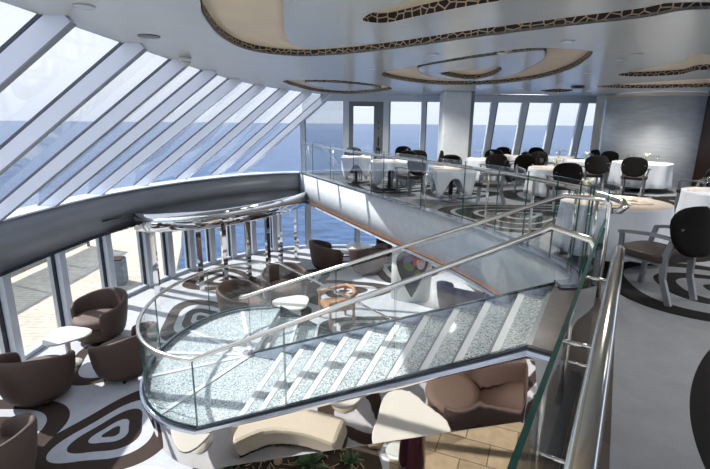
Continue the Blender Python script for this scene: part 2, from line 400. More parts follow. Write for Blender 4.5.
# garden bed and stone paving beneath the stair
gb = smooth_path([(-2.1,5.0,0),(-1.7,4.45,0),(-.6,3.95,0),(.25,4.3,0),(.35,5.3,0),(-.2,6.3,0),(-1.4,6.6,0),(-2.1,6.0,0)], 5, True)
bm = BM(); prism(bm, [(p.x, p.y) for p in gb], 0, .04); tag(obj('soil_bed', bm, 'soil'), 'dark planted soil bed under the glass staircase', 'soil', kind='structure')
sp = [(.05,3.5),(2.9,3.0),(3.4,7.4),(.4,7.0),(.5,5.3),(.42,4.2)]
bm = BM(); prism(bm, sp, 0, .02); struct('floor_paving', bm, 'stone')
# outdoor deck
bm = BM(); prism(bm, [(-6.32,-6),(-6.32,9),(-6.25,10.4),(-6.0,11.6),(-5.5,13.2),(-6.4,16),(-8.6,22),(-16,22),(-16,-6)], -.25, -.02); struct('floor_deck', bm, 'planks')
bm = BM(); prism(bm, [(-6.0,11.9),(-5.0,13.4),(-3.8,15),(-1.9,16.3),(7,16.3),(7,16.6),(-2,16.7),(-4.2,15.5),(-5.6,13.9),(-6.6,12.6)], -3, -.3); struct('wall_hull', bm, 'hull')

scr = thing('deck_shade_screen', 'added tinted glass screen with slim posts shading the outer sun deck', 'shade screen')  # screen added to cast the shaded band on the outer deck
for k in range(9):
    bm = BM(); box(bm, (-9.8, -2+2*k+1, .85), (.02, 1.9, 1.5)); obj('glass_panel', bm, glass_mat('tinted_glass_%d' % k, (.42,.45,.47), .6) if k == 0 else bpy.data.materials['tinted_glass_0'], scr)
for k in range(10):
    bm = BM(); box(bm, (-9.8, -2+2*k, .8), (.07,.07,1.64)); obj('post', bm, 'frame_dark', scr)
bm = BM(); box(bm, (-9.8, 7, 1.64), (.09,18,.06)); obj('top_rail', bm, 'frame_dark', scr)
# upper floor: carpet + wood border + wood top landing
ci0, ci1 = Vector((1.29,1.92)), Vector((2.09,3.31)); cd = (ci1-ci0)
cA = ci0 - cd*4.2; cB = ci0 + cd*1.18
fl = [(-1.75,15.95)] + [(x+.10, y) for x, y in FA[1:-6]] + [(2.72,4.95),(cB.x, cB.y),(cA.x, cA.y),(12,cA.y),(14,9),(12,17.2),(5,16.2)]
bm = BM(); prism(bm, fl, ZU-.06, ZU); struct('floor_upper', bm, 'carpet_up')
gl = G0-G1
wl = [(2.72,4.95),(cB.x, cB.y),(cA.x, cA.y),(G0.x+.0, G0.y+.0),(G1.x-.02, G1.y-.02),(N2.x+.02, N2.y),(F2.x, F2.y),(2.5,4.75)]
bm = BM(); prism(bm, wl, ZU-.06, ZU-.001); struct('floor_wood', bm, 'wood')
# slab body and soffit
sl = [(-1.75,15.95)] + [(x+.06, y) for x, y in FA[1:-2]] + [(F2.x+.05, F2.y), (N2.x+.1, N2.y), (G1.x+.03, G1.y-.02), (G0.x+.04, G0.y), (12,G0.y), (14,9), (12,17.2), (5,16.2)]
bm = BM(); prism(bm, sl, ZB+.02, ZU-.06); struct('floor_slab', bm, 'soffit')

# balcony fascia
bm = BM(); wallpath(bm, FA, ZB, ZU+.01, .06, .0); struct('wall_balcony', bm, 'fascia', True)
bm = BM(); wallpath(bm, FA, ZU+.01, ZU+.05, .16, .03); struct('trim_1', bm, 'rim')
bm = BM(); wallpath(bm, FA, ZB-.05, ZB, .12, .04); struct('trim_2', bm, 'gasket')
bm = BM(); wallpath(bm, FA[2:-4], ZB-.01, ZB+.02, .02, -.045); tag(obj('led_strip', bm, 'led'), 'thin orange light strip along the bottom of the silver balcony front', 'light strip')
bm = BM(); wallpath(bm, FA, ZB-.13, ZB-.05, .22, .12); struct('trim_3', bm, 'sill')
# stair-side slab face under the camera-side guard
bm = BM(); wallpath(bm, [(G0.x, G0.y), (G1.x, G1.y)], ZB, ZU-.01, .05, .0); struct('wall_stairwell', bm, 'column_grey')

# ring beam on the glass side
bm = BM(); wallpath(bm, RB, ZB, ZU, .1, .05); struct('wall_ring_beam', bm, 'ring_beam', True)
bm = BM(); wallpath(bm, RB, ZU, ZU+.03, .5, .22); struct('trim_4', bm, 'sill')
bm = BM(); wallpath(bm, RB, ZB-.05, ZB, .16, .06); struct('trim_5', bm, 'gasket')

# ------------------------------------------------------------------ sloped glazing
Bp = [(-6.4, -3+1.5*k) for k in range(9)] + [(-6.3,10.55),(-5.95,12.1),(-5.4,13.6),(-4.75,14.95),(-4.15,16.0)]
Tp = [(-2.78,-2.93+1.5*k) for k in range(9)] + [(-2.72,10.7),(-2.48,12.3),(-2.08,13.7),(-1.54,14.98),(-.92,16.0)]
ZS = ZU+.02
for k in range(len(Bp)-1):
    w = sgroup('window_%d' % (k+1))
    b0, b1, t0, t1 = Vector((*Bp[k], ZS)), Vector((*Bp[k+1], ZS)), Vector((*Tp[k], ZC+.1)), Vector((*Tp[k+1], ZC+.1))
    nrm = (b1-b0).cross(t0-b0).normalized()
    bm = BM(); q = [b0, b1, t1, t0]
    lo = [bm.verts.new(p) for p in q]; hi = [bm.verts.new(p+nrm*.012) for p in q]
    bm.faces.new(lo); bm.faces.new(hi[::-1])
    for i in range(4): bm.faces.new((lo[i], lo[(i+1) % 4], hi[(i+1) % 4], hi[i]))
    obj('pane', bm, 'window_glass', w)
for k in range(len(Bp)):
    b, t = Vector((*Bp[k], ZS)), Vector((*Tp[k], ZC+.1))
    d = (t-b).normalized(); along = Vector((Bp[min(k+1,len(Bp)-1)][0]-Bp[max(k-1,0)][0], Bp[min(k+1,len(Bp)-1)][1]-Bp[max(k-1,0)][1], 0)).normalized()
    n = along.cross(d)
    if n.z > 0: n = -n       # towards the room
    D = .21 if k < len(Bp)-1 else .2
    bm = BM(); W = .09 if k < len(Bp)-1 else .16
    beam(bm, b+n*D/2, t+n*D/2, W, D-.02, n, 0)
    beam(bm, b-n*.01, t-n*.01, W*.9, .05, n, 1)
    beam(bm, b+n*(D-.003), t+n*(D-.003), W, .012, n, 2)
    struct('trim_%d' % (10+k), bm, ['beam_white', 'gasket', 'beam_inner' if k < 9 else 'beam_white'])  # sunlit look of the far beams put into colour: inner faces white, not grey

# ------------------------------------------------------------------ far windows on the upper floor
WY = 16.05
def mull(n, x, w, lean=0, y=WY, ztop=ZC, mat='frame', d=.14):
    bm = BM(); beam(bm, (x, y, ZU), (x+lean*(ztop-ZU), y, ztop), w, d, (0,1,0))
    beam(bm, (x+w*.55, y-.01, ZU), (x+w*.55+lean*(ztop-ZU), y-.01, ztop), w*.35, d*.7, (0,1,0), 1)
    return struct('trim_%d' % n, bm, [mat, 'frame_dark'])
def xpx(px, y): return (px-355)/F*(y*.97)
mx_ = [(-1.85,.16,0),(xpx(345,WY),.2,0),(xpx(385,WY),.2,0),(xpx(422,WY),.16,0),(xpx(466,WY),.14,0),(xpx(485,WY),.2,.09),(xpx(515,WY),.2,.1),(xpx(545,WY),.2,.1),(xpx(573,WY),.2,.1),(xpx(600,WY),.3,.1)]
for i, (x, w, l) in enumerate(mx_): mull(30+i, x, w, l, ztop=(ZC if i else ZC-.85))
xs = [m_[0] for m_ in mx_]
for i in range(len(xs)-1):
    if i == 1: continue
    w = sgroup('window_%d' % (20+i)); bm = BM(); box(bm, ((xs[i]+xs[i+1])/2, WY, (ZU+ZC)/2), (xs[i+1]-xs[i], .012, ZC-ZU)); obj('pane', bm, 'window_glass', w)
w = sgroup('window_30'); bm = BM()
poly = [(-4.1,ZS),(-1.85,ZS),(-1.85,ZC-.75),(-.95,ZC)]
a = [bm.verts.new((x, WY, z)) for x, z in [(-4.1,ZS),(-1.85,ZS),(-1.85,ZC-.78)]]; b = [bm.verts.new((x, WY+.012, z)) for x, z in [(-4.1,ZS),(-1.85,ZS),(-1.85,ZC-.78)]]
bm.faces.new(a); bm.faces.new(b[::-1])
for i in range(3): bm.faces.new((a[i], a[(i+1) % 3], b[(i+1) % 3], b[i]))
obj('pane', bm, 'window_glass', w)
w = sgroup('window_31'); bm = BM(); a = [(-1.85,ZS),(xs[1],ZS),(xs[1],ZC),(-.95,ZC),(-1.85,ZC-.78)]
va = [bm.verts.new((x, WY+.02, z)) for x, z in a]; vb = [bm.verts.new((x, WY+.03, z)) for x, z in a]; bm.faces.new(va); bm.faces.new(vb[::-1])
for i in range(5): bm.faces.new((va[i], va[(i+1) % 5], vb[(i+1) % 5], vb[i]))
obj('pane', bm, 'window_glass', w)
# glazed door between the second and third posts
dr = sgroup('door_1'); dx0, dx1 = xs[1]+.12, xs[2]-.1; bm = BM()
box(bm, ((dx0+dx1)/2, WY, ZC-.28), (dx1-dx0, .12, .2)); box(bm, (dx0+.07, WY, (ZU+ZC)/2-.15), (.14, .1, ZC-ZU-.3)); box(bm, (dx1-.16, WY, (ZU+ZC)/2-.15), (.32, .1, ZC-ZU-.3)); box(bm, ((dx0+dx1)/2, WY, ZU+.15), (dx1-dx0, .1, .3))
box(bm, ((dx0+dx1)/2, WY, ZC-.09), (dx1-dx0, .06, .18), mi=0)
obj('door_frame', bm, 'frame_dark', dr)
bm = BM(); box(bm, ((dx0+dx1)/2, WY, (ZU+ZC)/2-.1), (dx1-dx0-.3, .012, ZC-ZU-.6)); obj('pane', bm, 'window_glass', dr)
bm = BM(); box(bm, (dx1-.16, WY-.07, ZU+1.1), (.05, .05, .3)); obj('door_handle', bm, 'black', dr)
for z in (1.55, 1.75):
    bm = BM(); lathe(bm, [(.03,0),(.03,.03)], 10); o = obj('door_lock', bm, 'black', dr); o.location = (dx1-.16, WY-.05, ZU+z); o.rotation_euler = (PI/2,0,0)
bm = BM(); box(bm, (3.6, WY-.12, ZC-.11), (9.6,.1,.22)); struct('trim_47', bm, 'frame')
# column
bm = BM(); p = at(453,172,ZU); cx_ = xpx(453,14.2)
beam(bm, (cx_, 14.2, ZU), (cx_+.0, 14.2, ZC), .82, .7, (0,1,0)); struct('column', bm, 'column_grey', bevel=.05)
bm = BM(); beam(bm, (cx_+.47, 14.1, ZU), (cx_+.47, 14.1, ZC), .1, .3, (0,1,0)); struct('trim_45', bm, 'frame_dark')
# curved steel wall + side wall
arc = [(9.2-1.3*math.cos(a_), 14.4-1.3*math.sin(a_)) for a_ in [math.radians(-35+k*9) for k in range(21)]]
bm = BM(); wallpath(bm, arc, ZU, ZC-.02, .1); struct('wall_curved', bm, 'steel_wall', True)
bm = BM(); wallpath(bm, arc, ZC-.12, ZC-.03, .16); struct('trim_46', bm, 'cream')
bm = BM(); wallpath(bm, [(9.9,13.25),(10.3,12.7),(13,9.8)], ZU, ZC, .12); struct('wall_right', bm, 'brown_wall')
bm = BM(); wallpath(bm, [(xpx(597,WY)+.1,WY),(7.9,15.2)], ZU, ZC, .25); struct('wall_back', bm, 'column')

# ------------------------------------------------------------------ ceiling with recesses
def cpx(L_): return [a2(x, y, ZC) for x, y in L_]
def loop(world): return [(p.x, p.y) for p in smooth_path([(x, y, 0) for x, y in world], 6, True)]
big = loop(cpx([(196,-6),(204,14),(220,35),(240,47),(264,53),(300,56),(340,54.5),(400,48),(470,38),(550,28),(640,18),(710,9)]) + [(4.6,4.35),(7.5,4.4),(9.2,3.2),(8.5,1.2),(3,.4),(.2,.8),(-1.0,1.8),(-1.4,3.0)])
bisl = loop(cpx([(283,-8),(284,22),(288,40),(304,48.5),(340,46.5),(400,40.5),(470,30),(550,19.5),(640,8),(690,2)]) + [(4.6,3.85),(7.2,3.85),(8.2,2.9),(7.6,1.6),(3,1.0),(.6,1.5),(-.35,2.6)])
slot = loop(cpx([(362,20.5),(372,12),(400,3),(440,-7),(500,-16),(570,-18),(540,-6),(470,6),(420,16),(385,23)]))
mid = loop(cpx([(382,73.5),(400,80),(440,84.5),(490,84),(535,79),(570,69),(591,54),(584,50.5),(555,48.5),(520,49),(470,56),(425,64)]))
misl = loop(cpx([(418,68),(440,63),(480,57),(535,50.5),(546,53),(540,62),(515,74),(480,81),(450,80),(425,75)]))
mslot = loop(cpx([(441,73.5),(455,77.5),(475,79),(493,75),(501,67.5),(480,69),(455,71)]))
lf = loop(cpx([(283,81),(296,86.5),(318,91.5),(345,93.5),(375,92),(392,88.5),(372,84),(340,80.5),(305,80)]))
lisl = loop(cpx([(305,82.5),(340,82.8),(372,86),(380,88.5),(350,91),(325,89)]))
rt = loop(cpx([(617,75),(640,70),(680,62),(720,55)]) + [(10.3,9.4),(9.8,10.3)] + cpx([(716,70),(680,74.5),(640,76.5)]))
rt2 = loop(cpx([(596,86.5),(630,83.5),(680,80),(712,79),(720,82),(712,86.5),(660,88),(620,88)]))
s1 = loop(cpx([(540,90.5),(555,89),(573,89.5),(568,91.5),(550,92)]))
s2 = loop(cpx([(470,96),(500,94.3),(545,94.6),(555,97.5),(520,97.2)]))
outer = [(Tp[k][0]-.15, Tp[k][1]) for k in range(len(Tp)-1)] + [(-1.1,16.2),(9.5,16.4),(14,16.4),(14,-4),(-3.07,-4)]
holes = [big, mid, lf, rt, rt2, s1, s2]
isl = [bisl, misl, lisl]
ce = fill2d('ceiling', [outer, big, bisl, slot, mid, misl, mslot, lf, lisl, rt, rt2, s1, s2], ZC, .025, ['ceiling']); ce['kind'] = 'structure'
DZ = .085
bm = BM(); prism(bm, outer, ZC+DZ, ZC+DZ+.05); struct('ceiling_recess', bm, 'cream')
def lattice(lp, idx):
    bm = BM(); uvl = bm.loops.layers.uv.new('UVMap'); n = len(lp); s = 0; rows = []
    nn = normals2(lp, True)
    L_ = [0]
    for i in range(n): L_.append(L_[-1] + (Vector(lp[(i+1) % n])-Vector(lp[i])).length)
    us = max(4, round(L_[-1]/.10))/L_[-1]
    vo = [[bm.verts.new((p[0]+nn[i].x*o_, p[1]+nn[i].y*o_, z)) for z in (ZC+.0, ZC+DZ)] for i, p in enumerate(lp) for o_ in (0,)]
    vi = [[bm.verts.new((p[0]+nn[i].x*.012, p[1]+nn[i].y*.012, z)) for z in (ZC+.0, ZC+DZ)] for i, p in enumerate(lp)]
    for V in (vo, vi):
        for i in range(n):
            j = (i+1) % n
            f = bm.faces.new((V[i][0], V[j][0], V[j][1], V[i][1]))
            for l_, (u, v) in zip(f.loops, ((L_[i], .25), (L_[i+1], .25), (L_[i+1], 1.35), (L_[i], 1.35))): l_[uvl].uv = (u*us, v)
    for k in (0, 1):
        for i in range(n):
            j = (i+1) % n; bm.faces.new((vo[i][k], vo[j][k], vi[j][k], vi[i][k]))
    return struct('trim_%d' % idx, bm, 'lattice')
for i, lp in enumerate(holes+isl+[slot, mslot]): lattice(lp, 50+i)
# downlights
def dl_root(p, lab, first=[None]):
    if first[0] is None:
        r = thing('downlight', lab, 'ceiling light', p, 0, 'round recessed ceiling downlights')
        bm = BM(); lathe(bm, [(.05,-.005),(.075,-.006),(.075,.0),(.05,.0)], 20); obj('trim_ring', bm, 'white_plastic', r)
        bm = BM(); lathe(bm, [(.048,-.004),(.048,0)], 16); obj('lens', bm, 'lamp', r); first[0] = r; return r
    return dup(first[0], p, 0, lab, 'round recessed ceiling downlights')
for (px, py) in [(568,41),(637,54),(502,53),(372,69),(588,73),(433,54),(620,60),(560,84),(520,88),(588,91)]:
    p = at(px, py, ZC); dl_root(p, 'small round downlight set in the silver ceiling')
p = at(84,6,ZC); r = thing('ceiling_spot', 'amber glowing round spotlight in ceiling nearest the left windows', 'ceiling light', p)
bm = BM(); lathe(bm, [(.06,-.01),(.09,-.012),(.09,0),(.06,0)], 20); obj('trim_ring', bm, 'ceiling', r, True)
bm = BM(); lathe(bm, [(.055,-.008),(.055,0)], 16); obj('lens', bm, emit_mat('amber', (235,150,70), 1.2), r)
p = at(149,36,ZC); bm = BM(); lathe(bm, [(.10,-.012),(.12,-.01),(.12,0)], 24); tag(obj('ceiling_speaker_grille', bm, 'frame_dark', loc=p), 'round grey speaker grille flush in the ceiling above the sloped windows', 'speaker')
p = at(185,57,ZC); r = thing('ceiling_camera', 'white dome security camera on ceiling edge above the sloped windows', 'camera', p)
bm = BM(); lathe(bm, [(.09,0),(.09,-.05),(.08,-.06)], 20); obj('housing', bm, 'white_plastic', r, True)
bm = BM(); lathe(bm, [(.075,-.06),(.07,-.1),(.045,-.13),(.001,-.145)], 20); obj('dome', bm, 'ceiling', r, True)
p = at(578,86,ZC); bm = BM(); lathe(bm, [(.16,0),(.16,-.03),(.12,-.06),(.001,-.07)], 24); tag(obj('ceiling_speaker', bm, 'black', loc=p), 'black round dome fitting on the ceiling before the far windows', 'speaker')

# ------------------------------------------------------------------ lower glazing
path = [(x-.22, y+.02) for x, y in RB[8:]]
def along(path, step, start=0):
    out = []; acc = -start
    for i in range(len(path)-1):
        a, b = Vector(path[i]), Vector(path[i+1]); L_ = (b-a).length
        while acc <= L_:
            if acc >= 0: out.append(a+(b-a)*(acc/L_))
            acc += step
        acc -= L_
    return out
mp_ = [q for q in along(path, 1.5, -.1) if q.y < 11.2] + [q for q in along(path, .8, -.3) if q.y > 11.7]
mp_ = [m_ for m_ in mp_] + [Vector((-1.7,16.05)), Vector((.1,16.1)), Vector((1.9,16.1)), Vector((3.7,16.1)), Vector((6.9,16.1))]
for i in range(len(mp_)-1):
    a, b = mp_[i], mp_[i+1]
    w = sgroup('window_%d' % (40+i)); bm = BM(); wallpath(bm, [tuple(a), tuple(b)], .0, ZB, .012); obj('pane', bm, 'window_glass', w)
    bm = BM(); wallpath(bm, [tuple(a), tuple(b)], 0.0, .09, .16); obj('window_sill', bm, 'frame', w)
for i, a in enumerate(mp_):
    j = min(i+1, len(mp_)-1); d = (mp_[j]-mp_[max(i-1,0)]).normalized()
    bm = BM(); beam(bm, (a.x, a.y, 0), (a.x, a.y, ZB), .17, .3, (-d.y, d.x, 0)); beam(bm, (a.x-d.x*.1, a.y-d.y*.1, 0), (a.x-d.x*.1, a.y-d.y*.1, ZB), .03, .07, (-d.y, d.x, 0), 1)
    struct('trim_%d' % (70+i), bm, ['frame', 'gasket'])
bm = BM(); wallpath(bm, [(7,16.1),(7,-4)], 0, ZB, .1); struct('wall_lounge', bm, 'column')
# deck planter
r = thing('planter', 'grey square planter standing on the sunny deck outside the lounge windows', 'planter', (-6.75,12.1,-.02), .2)
bm = BM(); box(bm, (0,0,.36), (.5,.5,.72)); obj('planter_box', bm, 'planter', r, bevel=.02)
bm = BM(); box(bm, (0,0,.73), (.44,.44,.03)); obj('soil', bm, 'soil', r)

# mirror canopy in the corner
ed = smooth_path([(-5.6,11.25,0),(-5.2,11.1,0),(-4.5,11.3,0),(-3.7,11.7,0),(-3.0,12.5,0),(-2.4,13.4,0),(-1.85,14.6,0),(-1.7,15.3,0)], 4)
ed = [(p.x, p.y) for p in ed]
idx = [i for i, p in enumerate(RB) if p[1] > 10.1]
plate = ed + [(RB[i][0]+.02, RB[i][1]-.02) for i in idx[::-1]]
cn = thing('canopy', 'curved mirror-polished canopy in the window corner on slim posts', 'canopy', (0,0,0))
bm = BM(); prism(bm, plate, ZB+.28, ZB+.32); obj('top_plate', bm, 'dark_gloss', cn)
bm = BM()
nn = normals2(ed); prof = [(0,.33),(-.04,.31),(-.07,.22),(-.07,.06),(-.06,-.10),(.0,-.15),(.25,-.14),(.3,.1),(.1,.3)]
rows = [[bm.verts.new((p[0]-nn[i].x*(-o_), p[1]-nn[i].y*(-o_), ZB+z)) for o_, z in prof] for i, p in enumerate(ed)]
for i in range(len(rows)-1):
    for k in range(len(prof)): bm.faces.new((rows[i][k], rows[i][(k+1) % len(prof)], rows[i+1][(k+1) % len(prof)], rows[i+1][k]))
bm.faces.new(rows[0]); bm.faces.new(rows[-1][::-1]); obj('rim', bm, 'chrome', cn, True)
bm = BM(); prism(bm, plate, ZB-.03, ZB+.0); obj('underside', bm, 'mirror', cn)
for px, py in [(156,300),(200,296),(227,290),(251,284),(269,279),(285,274),(299,268)]:
    tx = min(range(len(ed)), key=lambda i: abs((355+F*ed[i][0]/(ed[i][1]*.971+1.05))-px))
    q = Vector((ed[tx][0]+nn[tx].x*.12, ed[tx][1]+nn[tx].y*.12))
    bm = BM(); d = Vector((nn[tx].x, nn[tx].y, 0)); beam(bm, (q.x,q.y,0), (q.x,q.y,ZB-.02), .13, .09, d); obj('post', bm, 'chrome', cn)

# ------------------------------------------------------------------ column with the painted panel
cp = at(412,302,0); bm = BM(); lathe(bm, [(.52,0),(.52,ZB)], 40, (cp.x, cp.y+.35, 0), sx=1.0, sy=.75); struct('column_lounge', bm, 'column', True)
pa = thing('wall_art', 'dark heart-shaped painted portrait panel on the white lounge column', 'artwork', (cp.x-.03, cp.y-.09, .86))
bm = BM(); tri = smooth_path([(-.36,.42,0),(0,.52,0),(.36,.4,0),(.34,.05,0),(.05,-.62,0),(-.06,-.62,0),(-.38,.05,0)], 5, True)
def flat(bm, pts, y0, y1, mi=0):
    a = [bm.verts.new((x, y0, z)) for x, z in pts]; b = [bm.verts.new((x, y1, z)) for x, z in pts]; n = len(pts)
    bm.faces.new(a).material_index = mi; bm.faces.new(b[::-1]).material_index = mi
    for i in range(n): bm.faces.new((a[i], a[(i+1) % n], b[(i+1) % n], b[i])).material_index = mi
def ell(cx, cz, rx, rz, n=18, t=0): return [(cx+rx*math.cos(2*PI*k/n)*math.cos(t)-rz*math.sin(2*PI*k/n)*math.sin(t), cz+rx*math.cos(2*PI*k/n)*math.sin(t)+rz*math.sin(2*PI*k/n)*math.cos(t)) for k in range(n)]
flat(bm, [(p.x, p.y) for p in tri], -.0, .06); obj('panel', bm, 'dark_art', pa)
bm = BM(); flat(bm, ell(.2,.22,.11,.17), -.012, 0, 0); flat(bm, ell(-.12,.3,.14,.08,18,.5), -.01, 0, 2); flat(bm, ell(-.1,.12,.15,.1,18,-.6), -.01, 0, 3); flat(bm, ell(.12,.36,.16,.06,18,-.3), -.014, 0, 1); flat(bm, ell(.05,.28,.05,.15), -.014, 0, 1)
flat(bm, ell(.17,.25,.02,.01), -.016, 0, 4); flat(bm, ell(.25,.25,.02,.01), -.016, 0, 4); flat(bm, ell(.21,.13,.025,.01), -.016, 0, 1); flat(bm, ell(.12,-.1,.08,.14), -.01, 0, 3)
obj('painting', bm, ['skin_art','red_art','violet_art','green_art','black'], pa)

# ------------------------------------------------------------------ staircase
def lerp(a, b, t): return a+(b-a)*t
st = thing('staircase', 'curved staircase of crushed-glass treads and mirror sides down to the lounge', 'staircase')
NR = 40
cL = Vector((-1.52,5.97)); ring = [Vector((cL.x-1.30*math.sin(PI*k/NR)**.9-.14*k/NR*0, cL.y+1.70*math.cos(PI*k/NR))) for k in range(NR+1)]
ring = ring[:38] + [Vector((N1.x, N1.y))]
ring = [Vector((p[0], p[1])) for p in ring]
# landing floor
lp = [(p.x, p.y) for p in ring[:-1]] + [(N1.x-.05,N1.y+.06)] + [(lambda q: (q.x,q.y))(lerp(lerp(N1,N2,.14),lerp(F1,F2,.14),.04)), (F1.x+(F2.x-F1.x)*.14, F1.y+(F2.y-F1.y)*.14), (F1.x,F1.y+.02), (-1.35,7.67)]
bm = BM(); prism(bm, lp, ZL-.12, ZL-.02); obj('landing', bm, 'crushed', st)
bm = BM()
for e in [(-2.35,4.55),(-2.93,5.3),(-2.95,6.0),(-2.8,6.75),(-2.1,7.5)]: beam(bm, (F1.x,F1.y,ZL-.017), (e[0]+.1,e[1],ZL-.017), .06, .02, (0,0,1))
obj('landing_joint', bm, 'nosing', st)
bm = BM(); lathe(bm, [(.09,0),(.09,.03),(.03,.05)], 16, (F1.x-.04,F1.y+.02,ZL-.02)); obj('newel_base', bm, 'mirror', st)
# treads flight one
ts = [.13,.21,.29,.375,.46,.55,.64,.73,.82,.91,1.0]
for i in range(10):
    z = ZL + (ZU-ZL)*(i+1)/11; t0, t1 = ts[i], ts[i+1]+.012
    a, b, c, d = lerp(N1,N2,t0), lerp(N1,N2,t1), lerp(F1,F2,t1), lerp(F1,F2,t0)
    a, b = lerp(a,d,.03), lerp(b,c,.03)
    bm = BM(); prism(bm, [(p.x,p.y) for p in (a,b,c,d)], z-.05, z-.01); tr = obj('tread', bm, 'crushed', st)
    bm = BM(); a2_, d2_ = lerp(lerp(N1,N2,t0+.018),lerp(F1,F2,t0+.018),.03), lerp(F1,F2,t0+.018); prism(bm, [(p.x,p.y) for p in (a,a2_,d2_,d)], z-.05, z-.004); obj('nosing', bm, 'nosing', tr)
    bm = BM(); b0, c0 = lerp(N1,N2,ts[i+1]-.014), lerp(F1,F2,ts[i+1]-.014); b1, c1 = lerp(N1,N2,ts[i+1]+.002), lerp(F1,F2,ts[i+1]+.002); b0 = lerp(b0,c0,.03); b1 = lerp(b1,c1,.03)
    prism(bm, [(p.x,p.y) for p in (b0,b1,c1,c0)], z-.0095, z+.07); obj('riser', bm, 'nosing_dark', tr)
# top riser and wood edge are part of the floor; stringers
outp = [(p.x, p.y) for p in ring] + [(lerp(N1,N2,t).x, lerp(N1,N2,t).y) for t in (.1,.2,.3,.4,.5,.6,.7,.8,.9,1.0)]
outz = [ZL]*len(ring) + [lerp(N1,N2,t).z for t in (.1,.2,.3,.4,.5,.6,.7,.8,.9,1.0)]
e2 = (1.60,3.02); outp.append(e2); outz.append(ZU)
bm = BM(); wallpath(bm, outp, [z-.015 for z in outz], [z+.02 for z in outz], .08, -.02); obj('stringer_rim', bm, 'rim', st)
bm = BM(); wallpath(bm, outp, [z+.02 for z in outz], [z+.04 for z in outz], .04, -.01); obj('glass_channel', bm, 'dark_gloss', st)
bm = BM()
mnn = normals2(outp); MT = .20
DROP = .46
sgn = 1
def side_off(i): return mnn[i]
rows = []
for i, p in enumerate(outp):
    n = mnn[i]; zz = outz[i]; r_ = []
    for (o_, dz) in [(-.045,-.02)]+[(-.045+MT*x_, -x_) for x_ in (.03,.05,.2,.4,.55,.575,.58)]+[(.12,-.57),(.03,-.05)]:
        kk = 1+.22*max(0, (i-len(ring))/10)
        r_.append(bm.verts.new((p[0]+n.x*o_, p[1]+n.y*o_, zz+dz*kk)))
    rows.append(r_)
for i in range(len(rows)-1):
    m_ = len(rows[0])
    for k in range(m_): bm.faces.new((rows[i][k], rows[i][(k+1) % m_], rows[i+1][(k+1) % m_], rows[i+1][k]))
bm.faces.new(rows[0]); bm.faces.new(rows[-1][::-1])
mirror_side = obj('mirror_side', bm, 'mirror', st, True); mirror_side['label'] = 'mirror-polished steel outer side of the stair'
inp = [(lerp(F1,F2,t).x, lerp(F1,F2,t).y) for t in (0,.25,.5,.75,1)] + [(2.42,4.62)]
inz = [lerp(F1,F2,t).z for t in (0,.25,.5,.75,1)] + [ZU]
bm = BM(); wallpath(bm, inp, [z-.3 for z in inz], [z+.0 for z in inz], .04); obj('stringer', bm, 'rim', st)
bm = BM(); wallpath(bm, inp, [z+.0 for z in inz], [z+.02 for z in inz], .045); obj('glass_channel', bm, 'dark_gloss', st)
# underside of the flight
bm = BM(); q = [lerp(N1,N2,.02)-Vector((0,0,.5)), lerp(N1,N2,1)-Vector((0,0,.5)), lerp(F1,F2,1)-Vector((0,0,.3)), lerp(F1,F2,.02)-Vector((0,0,.3))]
q[0] += Vector((.06,.14,0)); q[1] += Vector((.06,.14,0))
lo = [bm.verts.new(p) for p in q]; hi = [bm.verts.new(p+Vector((0,0,.03))) for p in q]; bm.faces.new(lo); bm.faces.new(hi[::-1])
for i in range(4): bm.faces.new((lo[i], lo[(i+1) % 4], hi[(i+1) % 4], hi[i]))
obj('soffit_panel', bm, 'column_grey', st)
inner = [(cL.x+(p.x-cL.x)*.9, cL.y+(p.y-cL.y)*.9) for p in ring]
bm = BM(); prism(bm, inner, ZL-.53, ZL-.48); obj('landing_soffit', bm, 'column_grey', st)
# glass balustrades
def glass_run(pts, zlo, zhi, parent, group_n, name='glass_panel'):
    """pts list of 2d; split in panels of group_n segments"""
    i = 0
    while i < len(pts)-1:
        j = min(i+group_n, len(pts)-1)
        P = [Vector(p) for p in pts[i:j+1]]; a = list(zlo[i:j+1]); b = list(zhi[i:j+1])
        P[0] = P[0] + (P[1]-P[0]).normalized()*.006; P[-1] = P[-1] - (P[-1]-P[-2]).normalized()*.006
        bm = BM(); wallpath(bm, [tuple(p) for p in P], a, b, .014, 0, 0, 1); obj(name, bm, ['glass','glass_edge'], parent)
        i = j
glass_run([(p.x, p.y) for p in ring], [ZL+.05]*len(ring), [ZL+.84]*len(ring), st, 10)
fl_t = [0,.17,.34,.5,.67,.84,1.0]
glass_run([(lerp(N1,N2,t).x, lerp(N1,N2,t).y) for t in fl_t], [lerp(N1,N2,t).z+.05 for t in fl_t], [lerp(N1,N2,t).z+.83+.07*t for t in fl_t], st, 2)
glass_run([(lerp(F1,F2,t).x, lerp(F1,F2,t).y) for t in fl_t], [lerp(F1,F2,t).z+.02 for t in fl_t], [lerp(F1,F2,t).z+.88 for t in fl_t], st, 2)
